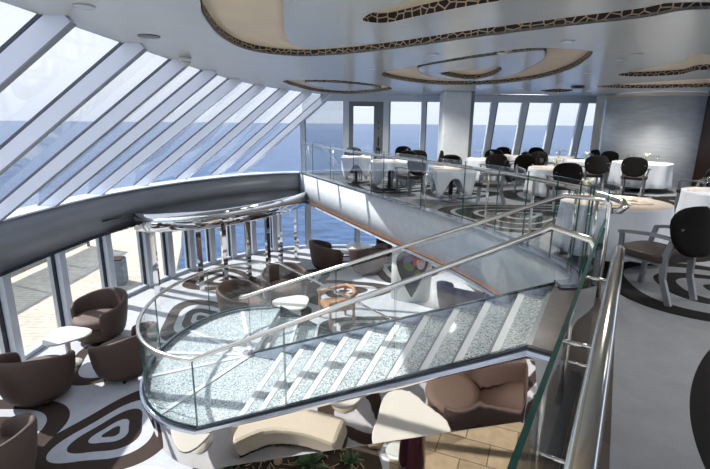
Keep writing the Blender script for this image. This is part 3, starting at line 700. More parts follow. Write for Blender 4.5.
# handrails
HR = .93
HL = .85
pn = [(p.x, p.y, ZL+HL) for p in ring]
near = pn + [tuple(lerp(N1,N2,t)+Vector((0,0,HL+.09*t))) for t in (.03,.5,.97,1.0)]
tip = at(592,238,ZU+1.0); near += [(1.42,3.17,ZU+.99),(tip.x, tip.y, ZU+.985),(tip.x+.035, tip.y+.0, ZU+.93),(tip.x+.045, tip.y+.0, ZU+.5),(tip.x+.045, tip.y+.0, ZU)]
bm = BM(); tube(bm, near, .024, 12); obj('handrail', bm, 'rail', st, True)
far = [tuple(F1+Vector((-.05,-.10,HR-.04))), tuple(F1+Vector((-.12,-.04,HR-.05))), tuple(F1+Vector((-.12,.04,HR-.05))), tuple(F1+Vector((-.04,.09,HR-.03)))]
a_ = at(565,195.5,ZU+1.0); b_ = at(604,199.5,ZU+1.0)
far = [tuple(F1+Vector((-.02,.1,HR-.06))), tuple(F1+Vector((-.1,.07,HR-.06))), tuple(F1+Vector((-.12,0,HR-.06))), tuple(F1+Vector((-.06,-.03,HR-.04))), tuple(lerp(F1,F2,.06)+Vector((0,0,HR-.02))), (a_.x-.12, a_.y+.03, ZU+.95), tuple(a_), tuple(b_), (b_.x+.05, b_.y-.02, ZU+.96), (b_.x+.06, b_.y-.02, ZU+.5), (b_.x+.06, b_.y-.02, ZU)]
bm = BM(); tube(bm, far, .024, 12); obj('handrail', bm, 'rail', st, True)
# flight two, behind, going down to the right
H1, H2 = Vector((-1.35,6.05,ZL)), Vector((.75,6.05,.0)); K1, K2 = Vector((-1.35,7.67,ZL)), Vector((.75,7.67,0))
for i in range(6):
    z = ZL*(1-(i+1)/7); t0, t1 = i/6, (i+1)/6
    a, b, c, d = lerp(H1,H2,t0), lerp(H1,H2,t1), lerp(K1,K2,t1), lerp(K1,K2,t0)
    bm = BM(); prism(bm, [(p.x,p.y) for p in (a,b,c,d)], z-.07, z-.01); tr = obj('tread', bm, 'crushed', st)
    bm = BM(); prism(bm, [(p.x,p.y) for p in (lerp(H1,H2,t1-.02),b,c,lerp(K1,K2,t1-.02))], z-.0095, z-.004); obj('nosing', bm, 'nosing', tr)
for A, B in ((H1,H2),(K1,K2)):
    bm = BM(); wallpath(bm, [(A.x,A.y),(B.x,B.y)], [A.z-.25,.0], [A.z+.03,.05], .04); obj('stringer', bm, 'dark_gloss', st)
    glass_run([(lerp(A,B,t).x, lerp(A,B,t).y) for t in (0,.5,1)], [lerp(A,B,t).z+.03 for t in (0,.5,1)], [lerp(A,B,t).z+.85 for t in (0,.5,1)], st, 1)
bm = BM(); tube(bm, [(ring[0].x, ring[0].y, ZL+HL), tuple(K1+Vector((0,0,HL))), tuple(K2+Vector((0,0,HR))), tuple(K2+Vector((.15,0,HR)))], .022, 10); obj('handrail', bm, 'rail', st, True)

# ------------------------------------------------------------------ balcony railing
br = thing('glass_railing', 'glass balcony railing with steel handrail along the edge of the dining floor', 'railing')
gp = [(x+.05, y) for x, y in FA[:-5]]
gp2 = [(x+.05, y) for x, y in FA[:-5]] + [(2.58,4.85),(2.55,4.5)]
glass_run(gp2, [ZU+.05]*len(gp2), [ZU+1.08]*len(gp2), br, 2)
hp = [(x+.14, y, ZU+.97) for x, y in FA[:-6]] + [(2.68,4.85,ZU+.97),(2.66,4.45,ZU+.97),(2.60,4.28,ZU+.95),(2.56,4.3,ZU+.9),(2.56,4.42,ZU+.88)]
bm = BM(); tube(bm, hp, .034, 12); obj('handrail', bm, 'rail', br, True)
for i in range(1, len(gp), 3):
    x, y = gp[i]; bm = BM(); tube(bm, [(x+.09,y,ZU),(x+.09,y,ZU+.97)], .02, 10); tube(bm, [(x+.09,y,ZU+.75),(x,y,ZU+.75)], .012, 8); obj('post', bm, 'rail', br, True)

# guard beside the stair, nearest the viewer
gr = thing('glass_railing', 'green-edged glass guard with thick chrome rail beside the head of the stairs', 'railing')
Gd = (G1-G0).normalized(); Gn = Vector((Gd.y, -Gd.x, 0))        # towards the carpet
def gpt(t, off, z): p = lerp(G0, G1, t)+Gn*off; return (p.x, p.y, z)
for (t0, t1) in ((0,.42),(.425,.998)):
    bm = BM(); a, b = gpt(t0,.0,0), gpt(t1,.0,0)
    wallpath(bm, [a[:2], b[:2]], ZU-.25, ZU+1.1, .014, 0, 0, 1); obj('glass_panel', bm, ['glass','glass_edge'], gr)
bm = BM(); wallpath(bm, [gpt(0,.055,0)[:2], gpt(.97,.055,0)[:2]], ZU-.1, ZU+.03, .07); obj('base_channel', bm, 'black', gr)
bm = BM(); tube(bm, [gpt(0,.105,ZU+1.0), gpt(.9,.105,ZU+1.0), gpt(.925,.105,ZU+.985), gpt(.935,.105,ZU+.94)], .031, 16); obj('handrail', bm, 'rail', gr, True)
for t in (.2,.45,.68,.88):
    bm = BM(); tube(bm, [gpt(t,.105,ZU),gpt(t,.105,ZU+.98)], .02, 12); obj('post', bm, 'rail', gr, True)
    for z in (.3,.85):
        bm = BM(); tube(bm, [gpt(t,.105,ZU+z),gpt(t,-.03,ZU+z)], .010, 10); obj('bracket', bm, 'rail', gr, True)

# ------------------------------------------------------------------ lounge furniture
def tub_chair(name, label, mats=('tub','tub_seat'), group=None):
    r = thing(name, label, 'armchair', (0,0,0), 0, group)
    bm = BM(); n = 26; A0 = math.radians(128); rows = []
    for i in range(n+1):
        a = -A0+2*A0*i/n; k = abs(a)/A0
        h = .78-.20*max(0, k-.2)**1.2/.8**1.2; fl_ = 1+.0*k
        front = 1.0 if k < .8 else 1-.12*(k-.8)/.2
        # a = 0 is the back (-y)
        def P(rr, z, a=a): return bm.verts.new((rr*math.sin(a)*1.04, -rr*math.cos(a), z))
        rows.append([P(.36,.06), P(.43,.25), P(.485*front,h-.06), P(.48*front,h-.015), P(.455*front,h), P(.42*front,h-.01), P(.395*front,h-.08), P(.36,.4), P(.34,.22)])
    m_ = len(rows[0])
    for i in range(n):
        for k in range(m_): bm.faces.new((rows[i][k], rows[i+1][k], rows[i+1][(k+1) % m_], rows[i][(k+1) % m_]))
    bm.faces.new(rows[0]); bm.faces.new(rows[-1][::-1])
    obj('backrest', bm, mats[0], r, True, 1)
    bm = BM(); lathe(bm, [(.33,.06),(.375,.1),(.385,.3),(.30,.3)], 28, (0,.02,0)); obj('base', bm, mats[0], r, True)
    bm = BM(); lathe(bm, [(.3,.3),(.375,.32),(.385,.38),(.36,.43),(.25,.45),(.05,.455)], 28, (0,.04,0)); obj('seat', bm, mats[1], r, True)
    for sx, sy in ((-1,-1),(1,-1),(-1,1),(1,1)):
        bm = BM(); tube(bm, [(sx*.2,sy*.2,0),(sx*.2,sy*.2,.08)], .02, 8); obj('foot', bm, 'black', r)
    return r
SC = 1.2
def face(p, q): return math.atan2(-(q[0]-p[0]), q[1]-p[1])    # rotation turning +y from p to q
chairs = [
 ((-5.18,6.6),(-5.3,7.8),'brown tub armchair with its back to view, left of the white lounge table'),
 ((-5.35,8.75),(-5.9,7.5),'brown tub armchair turned to the room behind the white lounge table by the windows'),
 ((-4.12,7.35),(-5.3,7.9),'brown tub armchair right of the window lounge table, beside the glass landing'),
 ((-4.42,4.55),(-5.3,4.9),'brown tub armchair cut by the bottom left corner of the photo'),
 ((-5.85,5.35),(-5.4,4.3),'brown tub armchair of which only a sliver shows at the left edge'),
 ((-.85,13.5),(.1,13.9),'dark brown tub armchair, leftmost by the blue sea window under the balcony'),
 ((.4,13.15),(.15,14.2),'dark brown tub armchair with its back to view under the balcony'),
 ((1.15,14.5),(.1,14.1),'dark brown tub armchair right of the far lounge table under the balcony'),
 ((-2.5,9.5),(-1.4,9.3),'tan-edged tub armchair behind the landing glass, left of the oval white table'),
 ((-1.75,10.7),(-1.4,9.4),'brown tub armchair beyond the oval white table behind the landing'),
]
proto = None
for (p, q, lab) in chairs:
    if proto is None:
        proto = tub_chair('tub_armchair', lab, group='brown tub armchairs in the lounge'); proto.location = (*p,0); proto.rotation_euler = (0,0,face(p,q)); proto.scale = (SC,SC,SC); P0 = proto
    else: dup(proto, (*p,0), face(p,q), lab, 'brown tub armchairs in the lounge')
# two that stand below the gallery and show in the stair's mirror side
for (p, q, lab) in [((.47,1.93),(-.45,2.45),'brown tub armchair mirrored large in the polished stair side'),((-.75,1.6),(-.2,2.9),'brown tub armchair mirrored at the left in the polished stair side')]:
    dup(proto, (*p,0), face(p,q), lab, 'brown tub armchairs in the lounge', (.95,.95,.95))
# tan open-frame chair
r = thing('open_armchair', 'tan open-sided armchair behind the stair rails beside the oval white table', 'armchair', (-.42,9.65,0), face((-.4,9.6),(-1.4,9.2)))
bm = BM(); box(bm, (0,0,.42), (.62,.6,.12)); obj('seat', bm, 'tan', r, bevel=.03)
bm = BM(); tube(bm, [(-.4,.3,.62),(-.42,-.1,.66),(-.3,-.36,.74),(0,-.42,.78),(.3,-.36,.74),(.42,-.1,.66),(.4,.3,.62)], .05, 8); obj('backrest', bm, 'tan', r, True)
bm = BM(); tube(bm, [(-.3,-.3,.5),(0,-.38,.55),(.3,-.3,.5)], .06, 8); obj('back_cushion', bm, 'tan', r, True)
for sx, sy in ((-.38,.27),(.38,.27),(-.28,-.33),(.28,-.33)):
    bm = BM(); beam(bm, (sx,sy,0), (sx,sy,.68), .05, .05, (0,1,0)); obj('leg', bm, 'tan', r)

def tri_table(name, label, loc, rz, s=.42, h=.6, base='white', group=None, n3=.12):
    r = thing(name, label, 'table', loc, rz, group)
    pts = []
    for k in range(36):
        a = 2*PI*k/36; rr = s*(1+n3*math.cos(3*a)); pts.append((rr*math.cos(a), rr*math.sin(a)))
    bm = BM(); prism(bm, pts, h-.035, h); obj('table_top', bm, 'table_white', r, bevel=.01)
    bm = BM(); tube(bm, [(0,0,.02),(0,0,h-.03)], .045, 14); obj('leg', bm, 'table_white', r, True)
    bm = BM(); lathe(bm, [(.2,0),(.2,.015),(.05,.03)], 24); obj('base', bm, 'table_white', r, True)
    return r
tri_table('lounge_table', 'white rounded-triangle lounge table among brown armchairs by the left windows', (-5.35,7.68,0), .3, .38)
tri_table('lounge_table', 'white round lounge table cut by the bottom edge left of the stair', (-2.42,3.92,0), .9, .5, n3=.06)
tri_table('lounge_table', 'white round lounge table by the far sea window under the balcony', (.1,14.1,0), 0, .42)
tri_table('lounge_table', 'oval white lounge table behind the landing glass between two armchairs', (-1.38,9.35,0), 1.0, .4)
tri_table('lounge_table', 'pale rounded-triangle table mirrored in the polished stair side', (.15,2.80,0), 1.9, .44, n3=.16).children[0].data.materials[0] = M['table_stone']
tri_table('lounge_table', 'pale rounded lounge table mirrored beneath the lower flight rim', (-.95,2.5,0), .9, .48).children[0].data.materials[0] = M['table_stone']
bm = BM(); bp_ = [(p.x,p.y) for p in smooth_path([(-1.86,3.78,0),(-1.58,3.45,0),(-1.15,3.24,0),(-.6,3.14,0)], 5)]
wallpath(bm, bp_, .08, .42, .38); r = thing('bench', 'cream curved bench mirrored in the polished landing side', 'bench')
obj('seat', bm, 'bench_cream', r, bevel=.05)
bm = BM(); wallpath(bm, bp_, 0, .08, .28); obj('plinth', bm, 'black', r)
# further lounge under the balcony
r = tri_table('lounge_table', 'white lounge table seen dimly under the balcony right of the column', (3.2,10.6,0), .2, .45)
dup(P0, (3.9,11.3,0), face((3.9,11.3),(3.2,10.6)), 'brown armchair in the shade right of the white lounge column', 'brown tub armchairs in the lounge')
dup(P0, (2.5,9.9,0), face((2.5,9.9),(3.2,10.6)), 'brown armchair nearest the underside of the stairs right of the column', 'brown tub armchairs in the lounge')

# solid purple post standing in for a reflection, and white disc beside it
p = at(411,478,0); r = thing('pedestal', 'glossy purple post standing in for a reflection beneath the stair', 'pedestal', (p.x,p.y,.02))
bm = BM(); lathe(bm, [(.17,0),(.175,.3),(.15,.7),(.16,1.2)], 28); obj('post', bm, 'purple', r, True)
bm = BM(); lathe(bm, [(.2,1.2),(.2,1.23)], 28); obj('cap', bm, 'purple', r)
p = at(400,452,.02); bm = BM(); lathe(bm, [(.2,0),(.2,.02),(.17,.025)], 30); tag(obj('floor_disc', bm, 'table_white', loc=(p.x,p.y,.02)), 'white disc on the floor left of the purple post', 'disc')

# garden
def agave(label, loc, s, n=16, mat='leaf', group=None):
    bm = BM()
    for k in range(n):
        a = 2*PI*k*.382; el = .25+1.0*(k/n); L_ = s*random.uniform(.8,1.05)*(1-.3*k/n)
        d = Vector((math.cos(a), math.sin(a), 0)); w = Vector((-math.sin(a), math.cos(a), 0)); prev = None
        for j in range(6):
            t = j/5; p = d*(L_*t*math.cos(el*(1-.1*t)))+Vector((0,0,L_*t*math.sin(el)-.25*L_*t*t*(1-el/1.4))); ww = .075*s*2*(1-t)**.6*(.6+.8*t)+.002
            row = [bm.verts.new(p-w*ww), bm.verts.new(p-Vector((0,0,.02))), bm.verts.new(p+w*ww), bm.verts.new(p+Vector((0,0,.012)))]
            if prev:
                for q in range(4): bm.faces.new((prev[q], prev[(q+1) % 4], row[(q+1) % 4], row[q]))
            prev = row
    o = obj('agave_plant', bm, mat, loc=loc); tag(o, label, 'plant', group); return o
for (px, py, s, m_, lab) in [(243,452,.32,'leaf','large dark green agave under the landing mirror side'),(272,436,.22,'leaf','small dark agave right of the pale bark stem'),(213,468,.24,'leaf_bright','bright green leafy plant at the bottom left of the garden bed'),
        (310,466,.26,'leaf','dark agave in the middle of the garden bed'),(228,470,.2,'leaf','dark leafy plant at the bottom edge beside the bright green one'),(350,462,.18,'leaf','small plant beside the tan rocks')]:
    p = at(px,py,.04); agave(lab, p, s*1.2, 18, m_)
p = at(278,462,.04); bm = BM(); tube(bm, [p, p+Vector((.01,.0,.25)), p+Vector((-.02,.02,.6)), p+Vector((.02,.05,.85))], [.06,.05,.055,.045], 12); tag(obj('tree_stem', bm, 'bark'), 'pale bare bark stem rising in the garden bed', 'tree trunk')
def rock(label, p, s, seed):
    bm = BM(); bmesh.ops.create_icosphere(bm, subdivisions=2, radius=1); rr = random.Random(seed)
    for v in bm.verts: v.co *= rr.uniform(.8,1.12); v.co.x *= s[0]; v.co.y *= s[1]; v.co.z *= s[2]
    bmesh.ops.rotate(bm, verts=bm.verts, matrix=Matrix.Rotation(rr.uniform(0,3),3,'Z'))
    mz = min(v.co.z for v in bm.verts); tag(obj('rock', bm, 'rock', loc=(p.x,p.y,p.z-mz-.03)), label, 'rock')
for i, (px, py, s, lab) in enumerate([(335,440,(.14,.3,.12),'long tan rock lying right of the agaves under the stair'),(352,428,(.22,.14,.1),'tan rock against the mirror side bottom edge'),(318,425,(.16,.1,.08),'small tan rock behind the long rock'),(300,452,(.1,.08,.07),'small rock left of the long tan rock'),(375,446,(.08,.12,.06),'little rock at the right edge of the garden bed')]):
    rock(lab, at(px,py,.04), s, i)
random.seed(3)
bm = BM()
for k in range(240):
    px, py = random.uniform(-1.9,.2), random.uniform(4.3,6.0); a = random.uniform(0,PI); L_ = random.uniform(.05,.16)
    beam(bm, (px,py,.05+random.uniform(0,.05)), (px+L_*math.cos(a), py+L_*math.sin(a), .05+random.uniform(0,.09)), .008, .008)
tag(obj('twigs', bm, 'bark'), 'litter of dry twigs scattered over the soil bed', 'twigs', kind='stuff')

# ------------------------------------------------------------------ dining furniture
def dining_chair(name, label, arms=True):
    r = thing(name, label, 'chair')
    bm = BM(); pts = smooth_path([(-.25,-.22,0),(0,-.25,0),(.25,-.22,0),(.28,.05,0),(.24,.27,0),(0,.3,0),(-.24,.27,0),(-.28,.05,0)], 3, True)
    prism(bm, [(p.x,p.y) for p in pts], .40, .48); obj('seat', bm, 'seat_pad', r, bevel=.02)
    bm = BM(); tl = Matrix.Translation((0,-.30,.72)) @ Matrix.Rotation(-.22,4,'X'); n = 24
    a = []; b = []
    for k in range(n):
        t = 2*PI*k/n; ce_, se_ = math.cos(t), math.sin(t); x = .28*math.copysign(abs(ce_)**.7, ce_)*(1+.10*se_); z = .24*math.copysign(abs(se_)**.8, se_)
        cy = -.07*(1-(x/.3)**2)
        a.append(bm.verts.new(tl @ Vector((x,cy+.035,z)))); b.append(bm.verts.new(tl @ Vector((x,cy-.02,z))))
    tli = tl.inverted(); ra = [a]; rb = [b]
    for sc_ in (.9, .6, .3):
        la = []; lb = []
        for k in range(n):
            v = tli @ a[k].co; x, z = v.x*sc_, v.z*sc_; cy = -.07*(1-(x/.3)**2)
            la.append(bm.verts.new(tl @ Vector((x,cy+.045,z)))); lb.append(bm.verts.new(tl @ Vector((x,cy-.03,z))))
        ra.append(la); rb.append(lb)
    for k in range(n):
        j = (k+1) % n; bm.faces.new((a[k], a[j], b[j], b[k]))
        for q in range(3): bm.faces.new((ra[q][k], ra[q+1][k], ra[q+1][j], ra[q][j])); bm.faces.new((rb[q][k], rb[q][j], rb[q+1][j], rb[q+1][k]))
    bm.faces.new(ra[-1]); bm.faces.new(rb[-1][::-1])
    obj('backrest', bm, 'chair_pad', r, True)
    for s in (-1, 1):
        bm = BM(); beam(bm, (s*.22,.24,0), (s*.22,.22,.42), .04, .045, (0,1,0)); obj('leg', bm, 'chair_frame', r)
        bm = BM()
        pr = [(s*.20,-.33,0),(s*.215,-.24,.25),(s*.22,-.23,.45),(s*.225,-.29,.66),(s*.22,-.33,.78)]
        for i in range(4): beam(bm, pr[i], pr[i+1], .035, .055, (0,1,0))
        obj('leg', bm, 'chair_frame', r)
        if arms:
            bm = BM(); ap = [(s*.23,-.28,.66),(s*.29,-.1,.68),(s*.30,.12,.66),(s*.28,.22,.64)]
            for i in range(3): beam(bm, ap[i], ap[i+1], .05, .03, (0,0,1))
            beam(bm, (s*.27,.2,.64), (s*.225,.22,.42), .035, .04, (0,1,0)); obj('armrest', bm, 'chair_frame', r)
    bm = BM()
    for s in (-1,1): beam(bm, (s*.22,-.23,.40), (s*.22,.22,.40), .03, .05)
    beam(bm, (-.22,.23,.4), (.22,.23,.4), .03, .05); obj('seat_frame', bm, 'chair_frame', r)
    return r
def round_table(loc, rad, label_t, label_c, hang=.62, seed=0, top='cloth', group=None, square=False):
    h = .75
    t = thing('dining_table', label_t, 'table', loc)
    bm = BM()
    if square: box(bm, (0,0,h-.03), (rad*2-.04,rad*2-.04,.03))
    else: lathe(bm, [(rad-.03,h-.045),(rad-.03,h-.015)], 32)
    obj('table_top', bm, 'chair_frame', t)
    bm = BM(); tube(bm, [(0,0,.02),(0,0,h-.04)], .05, 12); obj('leg', bm, 'black', t, True)
    bm = BM(); lathe(bm, [(.26,0),(.26,.02),(.06,.05)], 24); obj('base', bm, 'black', t, True)
    bm = BM(); rr = random.Random(seed); n = 72; rows = []
    lv = [0,.04,.12,.25,.42,.6,.8,1.]
    cx = bm.verts.new((loc[0],loc[1],loc[2]+h+.004))
    def rad_at(a):
        if not square: return rad
        return rad/max(abs(math.cos(a)),abs(math.sin(a)))
    def corner(a): return (abs(math.sin(2*a)))**2.5 if square else 0
    ph = rr.uniform(0,6)
    for l_ in lv:
        row = []
        for k in range(n):
            a = 2*PI*k/n; R_ = rad_at(a)
            if square:
                drop = l_*(hang*(.32+.72*corner(a))); R2 = R_*(1-.0) - l_*corner(a)*.22*R_ + .03*l_*math.sin(8*a+ph)
            else:
                drop = l_*hang; w = .045*l_**.7*math.sin(9*a+ph)+.02*l_*math.sin(17*a+2*ph); R2 = R_+w+.01*l_
            if l_ == 0: R2 = R_
            z = loc[2]+h+.004-drop-(0 if l_ == 0 else .008)
            row.append(bm.verts.new((loc[0]+R2*math.cos(a), loc[1]+R2*math.sin(a), z)))
        rows.append(row)
    for k in range(n): bm.faces.new((cx, rows[0][k], rows[0][(k+1) % n])).material_index = 1
    for i in range(len(rows)-1):
        for k in range(n): bm.faces.new((rows[i][k], rows[i+1][k], rows[i+1][(k+1) % n], rows[i][(k+1) % n]))
    c = obj('tablecloth', bm, ['cloth', top], None, True); tag(c, label_c, 'tablecloth')
    so = c.modifiers.new('solid', 'SOLIDIFY'); so.thickness = .004; so.offset = 1
    return t
# tableware prototypes
glass_first = [None]; plate_first = [None]; nap_first = [None]; vase_first = [None]
M['wine'] = pbsdf('rose_wine', (220,150,110), .1)
def wine_glass(loc, lab, group):
    if glass_first[0] is None:
        r = thing('wine_glass', lab, 'glass', loc, 0, group)
        bm = BM(); lathe(bm, [(.035,0),(.035,.003),(.005,.01),(.004,.09),(.02,.10),(.038,.13),(.04,.16),(.033,.20),(.031,.2),(.037,.16),(.035,.132),(.015,.105)], 16); obj('bowl', bm, 'glass', r, True)
        glass_first[0] = r; return r
    return dup(glass_first[0], loc, 0, lab, group)
def plate(loc, lab, group):
    if plate_first[0] is None:
        bm = BM(); lathe(bm, [(.06,0),(.12,.012),(.125,.016),(.06,.008)], 24); o = obj('plate', bm, 'white_plastic', None, True, loc=loc); tag(o, lab, 'plate', group); plate_first[0] = o; return
    dup(plate_first[0], loc, 0, lab, group)
def napkin(loc, lab, group, rz=0):
    if nap_first[0] is None:
        bm = BM(); n = 10; rows = []
        for i in range(n+1):
            row = []
            for j in range(7):
                x = -.13+.26*i/n; y = -.06+.12*j/6
                row.append(bm.verts.new((x, y, .006+.035*math.exp(-(y/.035)**2)*(1-.5*abs(x)/.13)+.006*math.sin(30*x+8*y))))
            rows.append(row)
        base = [[bm.verts.new((v.co.x, v.co.y, 0.0)) for v in row] for row in rows]
        for i in range(n):
            for j in range(6):
                bm.faces.new((rows[i][j], rows[i+1][j], rows[i+1][j+1], rows[i][j+1])); bm.faces.new((base[i][j], base[i][j+1], base[i+1][j+1], base[i+1][j]))
        for i in range(n):
            for j in (0,6): bm.faces.new((rows[i][j], rows[i+1][j], base[i+1][j], base[i][j]))
        for j in range(6):
            for i in (0,n): bm.faces.new((rows[i][j], rows[i][j+1], base[i][j+1], base[i][j]))
        o = obj('napkin', bm, 'cloth_cream', None, True, loc=loc); o.rotation_euler = (0,0,rz); tag(o, lab, 'napkin', group); nap_first[0] = o; return
    dup(nap_first[0], loc, rz, lab, group)
def vase(loc, lab, group=None, s=1):
    if vase_first[0] is None:
        r = thing('flower_vase', lab, 'vase', loc, 0, group)
        bm = BM(); lathe(bm, [(.03,0),(.035,.02),(.03,.09),(.02,.11)], 14); obj('vase', bm, 'glass', r, True)
        bm = BM(); rr = random.Random(4)
        for k in range(9):
            a = rr.uniform(0,6.28); b = rr.uniform(.02,.09); tube(bm, [(0,0,.02),(b*math.cos(a)*.5,b*math.sin(a)*.5,.13),(b*math.cos(a),b*math.sin(a),.16+rr.uniform(0,.08))], .004, 5)
        obj('stems', bm, 'stem_green', r)
        bm = BM(); rr = random.Random(4)
        for k in range(9):
            a = rr.uniform(0,6.28); b = rr.uniform(.02,.09); z = .16+rr.uniform(0,.08)
            q = bmesh.ops.create_icosphere(bm, subdivisions=1, radius=.022); bmesh.ops.translate(bm, verts=q['verts'], vec=(b*math.cos(a),b*math.sin(a),z))
        obj('blossoms', bm, 'petal', r, True); vase_first[0] = r; return r
    return dup(vase_first[0], loc, 0, lab, group)
def tp(px, py, h=.75):
    p = at(px, py, ZU+h); return (p.x, p.y)
chair_proto = [None]
def place_chair(x, y, rz, lab, group=None, s=1.0):
    if chair_proto[0] is None:
        r = dining_chair('dining_chair', lab); r.location = (x,y,ZU); r.rotation_euler = (0,0,rz); chair_proto[0] = r
        if group: r['group'] = group
    else: dup(chair_proto[0], (x,y,ZU), rz, lab, group)
# table near the head of the stair
T1 = (3.34,5.75); rad1 = .63
round_table((*T1,ZU), rad1, 'round pedestal dining table beside the head of the stairs', 'white draped cloth on the round table nearest the stair head', .62, 1, 'cloth_cream')
place_chair(3.10, 4.48, math.radians(24), 'large black-backed grey armchair nearest the viewer at the right')
g = 'glasses on the table at the stair head'
for dx, dy in ((-.42,.1),(.02,-.02)): wine_glass((T1[0]+dx,T1[1]+dy,ZU+.758), 'stemmed glass on the round table nearest the stair head', g)
for dx, dy, a in ((.22,-.22,.2),(.28,.1,1.1),(-.1,-.3,.1),(-.25,-.2,.9)): napkin((T1[0]+dx,T1[1]+dy,ZU+.758), 'folded beige napkin on the round table nearest the stair head', 'napkins on the table at the stair head', a)
vase((T1[0]-.25,T1[1]+.32,ZU+.758), 'small flower vase on the round table nearest the stair head')

rail_pts = sorted([(y, x) for x, y in FA[:-5]] + [(4.3,2.6)])
def rail_x(y):
    for (y0, x0), (y1, x1) in zip(rail_pts, rail_pts[1:]):
        if y0 <= y <= y1: return x0+(x1-x0)*(y-y0)/max(1e-6, y1-y0)
    return rail_pts[-1][1]
tables = [  # px, py of table centre, radius, square, word, top, chairs (angles)
 ((642,162),.70,False,'wide table before the curved steel wall','cloth',(-128,95)),
 ((452,168),.45,True,'pointed-cloth table nearest the balcony glass','cloth_cream',(80,-20)),
 ((390,161),.48,True,'square table next left of the pointed-cloth one','cloth',(-60,60)),
 ((350,157),.42,True,'small square table at the left end','cloth',(170,95)),
 ((553,168),.52,False,'round cream-topped table behind the handrail','cloth_cream',(-100,100,190)),
 ((484,159),.48,False,'table just right of the grey column','cloth',(60,170,-90,0)),
 ((518,155),.48,False,'cream table under the second window post','cloth_cream',(95,25,-80,178)),
 ((555,152),.50,False,'pale blue table under the middle window','cloth',(100,-80,0,178)),
 ((586,158),.46,False,'table under the last far window','cloth',(120,-100,178)),
 ((418,154),.42,False,'table left of the grey column','cloth',(100,170,-90)),
 ((722,192),.5,False,'table cut by the right photo edge','cloth',()),
]
T = [(*T1, rad1), (9.2,14.4,1.4), (cx_,14.2,.6)]; todo = []
for ti, ((px,py), rad, sq, word, top, chs) in enumerate(tables):
    x, y = tp(px, py)
    if y > 14.4: x, y = x*14.4/y, 14.4
    if ti == 0: x, y = x*.985, y*.985
    if ti == 8 and y > 12.7: x, y = x*12.7/y, 12.7
    rr_ = rad*(1.25 if sq else 1.1)
    x = max(x, rail_x(y)+rr_+.22)
    for (x1, y1, r1) in T:
        d = math.hypot(x-x1, y-y1)
        if d < r1+rr_+.15: k = (r1+rr_+.15)/max(d,.01); x, y = x1+(x-x1)*k, y1+(y-y1)*k
    T.append((x, y, rr_)); todo.append((ti, x, y, rad, sq, word, top, chs))
CH = [(3.1,4.48)]
def free(cx, cy, own):
    if cx < rail_x(cy)+.48 or cy > 15.6: return False
    if abs(cx-cx_) < .75 and abs(cy-14.2) < .7: return False
    if any(math.hypot(cx-a, cy-b) < .78 for a, b in CH): return False
    return all(k == own or math.hypot(cx-a, cy-b) > r_+.3 for k, (a, b, r_) in enumerate(T))
for ti, x, y, rad, sq, word, top, chs in todo:
    round_table((x,y,ZU), rad, 'dining '+word, 'white cloth over the '+word, .58 if sq else .6, ti+3, top, square=sq)
    for a in chs:
        A = math.radians(a); d = rad+.40; cx, cy = x+d*math.cos(A), y+d*math.sin(A)
        if not free(cx, cy, ti+3): continue
        CH.append((cx, cy))
        w_ = 'beyond' if 45 < a < 150 else ('in front of' if -150 < a < -45 else ('left of' if abs(a) >= 150 else 'right of'))
        place_chair(cx, cy, face((cx,cy),(x,y)), 'dark-backed armchair '+w_+' the '+word)
    n = 5 if rad > .45 else 3
    for k in range(n):
        A = k*2*PI/n+.4; wine_glass((x+.5*rad*math.cos(A), y+.5*rad*math.sin(A), ZU+.758), 'stemmed glass on the '+word, 'glasses on the '+word)
    for k in range(3):
        A = k*2*PI/3+.9; napkin((x+.68*rad*math.cos(A), y+.68*rad*math.sin(A), ZU+.758), 'folded napkin on the '+word, 'napkins on the '+word, A)
    if ti in (0,4,7,8): vase((x+.05,y-.05,ZU+.758), 'flower vase on the '+word)
# single chairs along the glass
for (px, py, rz, lab) in [(334,178,1.3,'grey dining armchair at the far left by the balcony glass corner'),(325,172,1.6,'grey dining armchair beside the corner window post'),(694,214,.3,'black-backed armchair by the dark brown wall at the right'),
                          (646,193,.25,'black oval-backed armchair in front of the wide table by the steel wall'),(408,190,2.2,'dark seated armchair behind the glass between two clothed tables'),(516,192,1.2,'dark low-backed armchair behind the middle of the handrail')]:
    p = at(px, py, ZU); x, y = p.x, p.y
    if x < rail_x(y)+.5: x = rail_x(y)+.5
    if free(x, y, -1): CH.append((x, y)); place_chair(x, y, rz, lab)

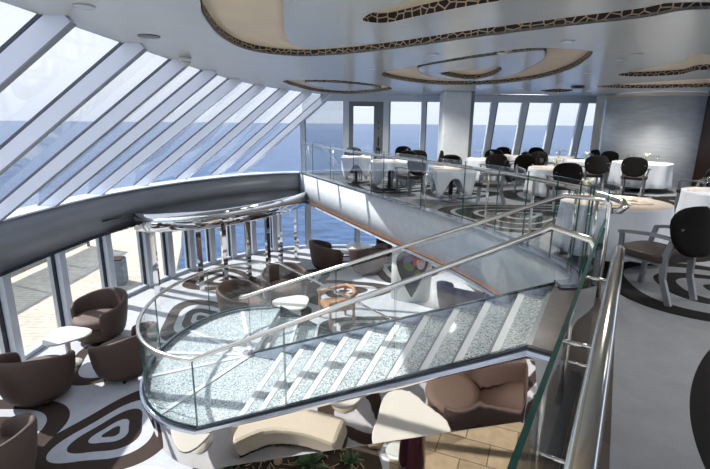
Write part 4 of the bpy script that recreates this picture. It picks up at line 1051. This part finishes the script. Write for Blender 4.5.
# ------------------------------------------------------------------ light
w = bpy.data.worlds.new('world'); sc.world = w; w.use_nodes = True; nt = w.node_tree; nt.nodes.clear()
tc = nt.nodes.new('ShaderNodeTexCoord'); sx = nt.nodes.new('ShaderNodeSeparateXYZ'); cr = nt.nodes.new('ShaderNodeValToRGB'); bg = nt.nodes.new('ShaderNodeBackground'); wo = nt.nodes.new('ShaderNodeOutputWorld')
nt.links.new(tc.outputs['Generated'], sx.inputs[0]); nt.links.new(sx.outputs[2], cr.inputs[0]); nt.links.new(cr.outputs[0], bg.inputs[0]); nt.links.new(bg.outputs[0], wo.inputs[0])
e = cr.color_ramp.elements; e[0].position = 0; e[0].color = (.72,.76,.84,1); e[1].position = 1; e[1].color = (.62,.70,.86,1)
k = cr.color_ramp.elements.new(.10); k.color = (.90,.92,.97,1); k = cr.color_ramp.elements.new(.45); k.color = (.80,.86,.96,1)
bg.inputs[1].default_value = .95
sd = Vector((.72,-.30,-.68)).normalized()
sun = bpy.data.lights.new('sun', 'SUN'); sun.energy = 5.2; sun.angle = math.radians(.6); sun.color = (1,.95,.88)
so = bpy.data.objects.new('sun', sun); C.objects.link(so); so.rotation_euler = sd.to_track_quat('-Z', 'Y').to_euler()
# warm spots in place of the downlights, several added only to brighten dim areas
for (x, y, z, p) in [(3,7,ZC-.05,60),(6,5,ZC-.05,60),(6,10,ZC-.05,60),(2.5,11,ZC-.05,50),(4,2,ZC-.05,50),(6.5,8.8,ZC-.05,50),(7.6,11.4,ZC-.05,70),(1.9,3.0,ZC-.05,20),(5,13,ZC-.05,50),(8,7.5,ZC-.05,50),(1.9,13,ZC-.05,40),(.5,14,ZC-.05,40),(2.5,12,ZB-.2,35),(3.0,1.2,ZB-.1,22),(4,9,ZB-.2,35)]:
    l = bpy.data.lights.new('lamp', 'SPOT'); l.energy = p*3.1; l.spot_size = math.radians(140); l.spot_blend = .8; l.shadow_soft_size = .2; l.color = (1,.95,.88)
    lo_ = bpy.data.objects.new('lamp', l); C.objects.link(lo_); lo_.location = (x,y,z)

sc.view_settings.view_transform = 'Standard'; sc.view_settings.look = 'None'; sc.view_settings.gamma = 1; sc.view_settings.exposure = 0.95
sc.view_settings.use_curve_mapping = False
sc.cycles.max_bounces = 10; sc.cycles.transparent_max_bounces = 32; sc.cycles.glossy_bounces = 6; sc.cycles.use_denoising = True
sc.cycles.sample_clamp_indirect = 6; sc.cycles.caustics_reflective = False; sc.cycles.caustics_refractive = False
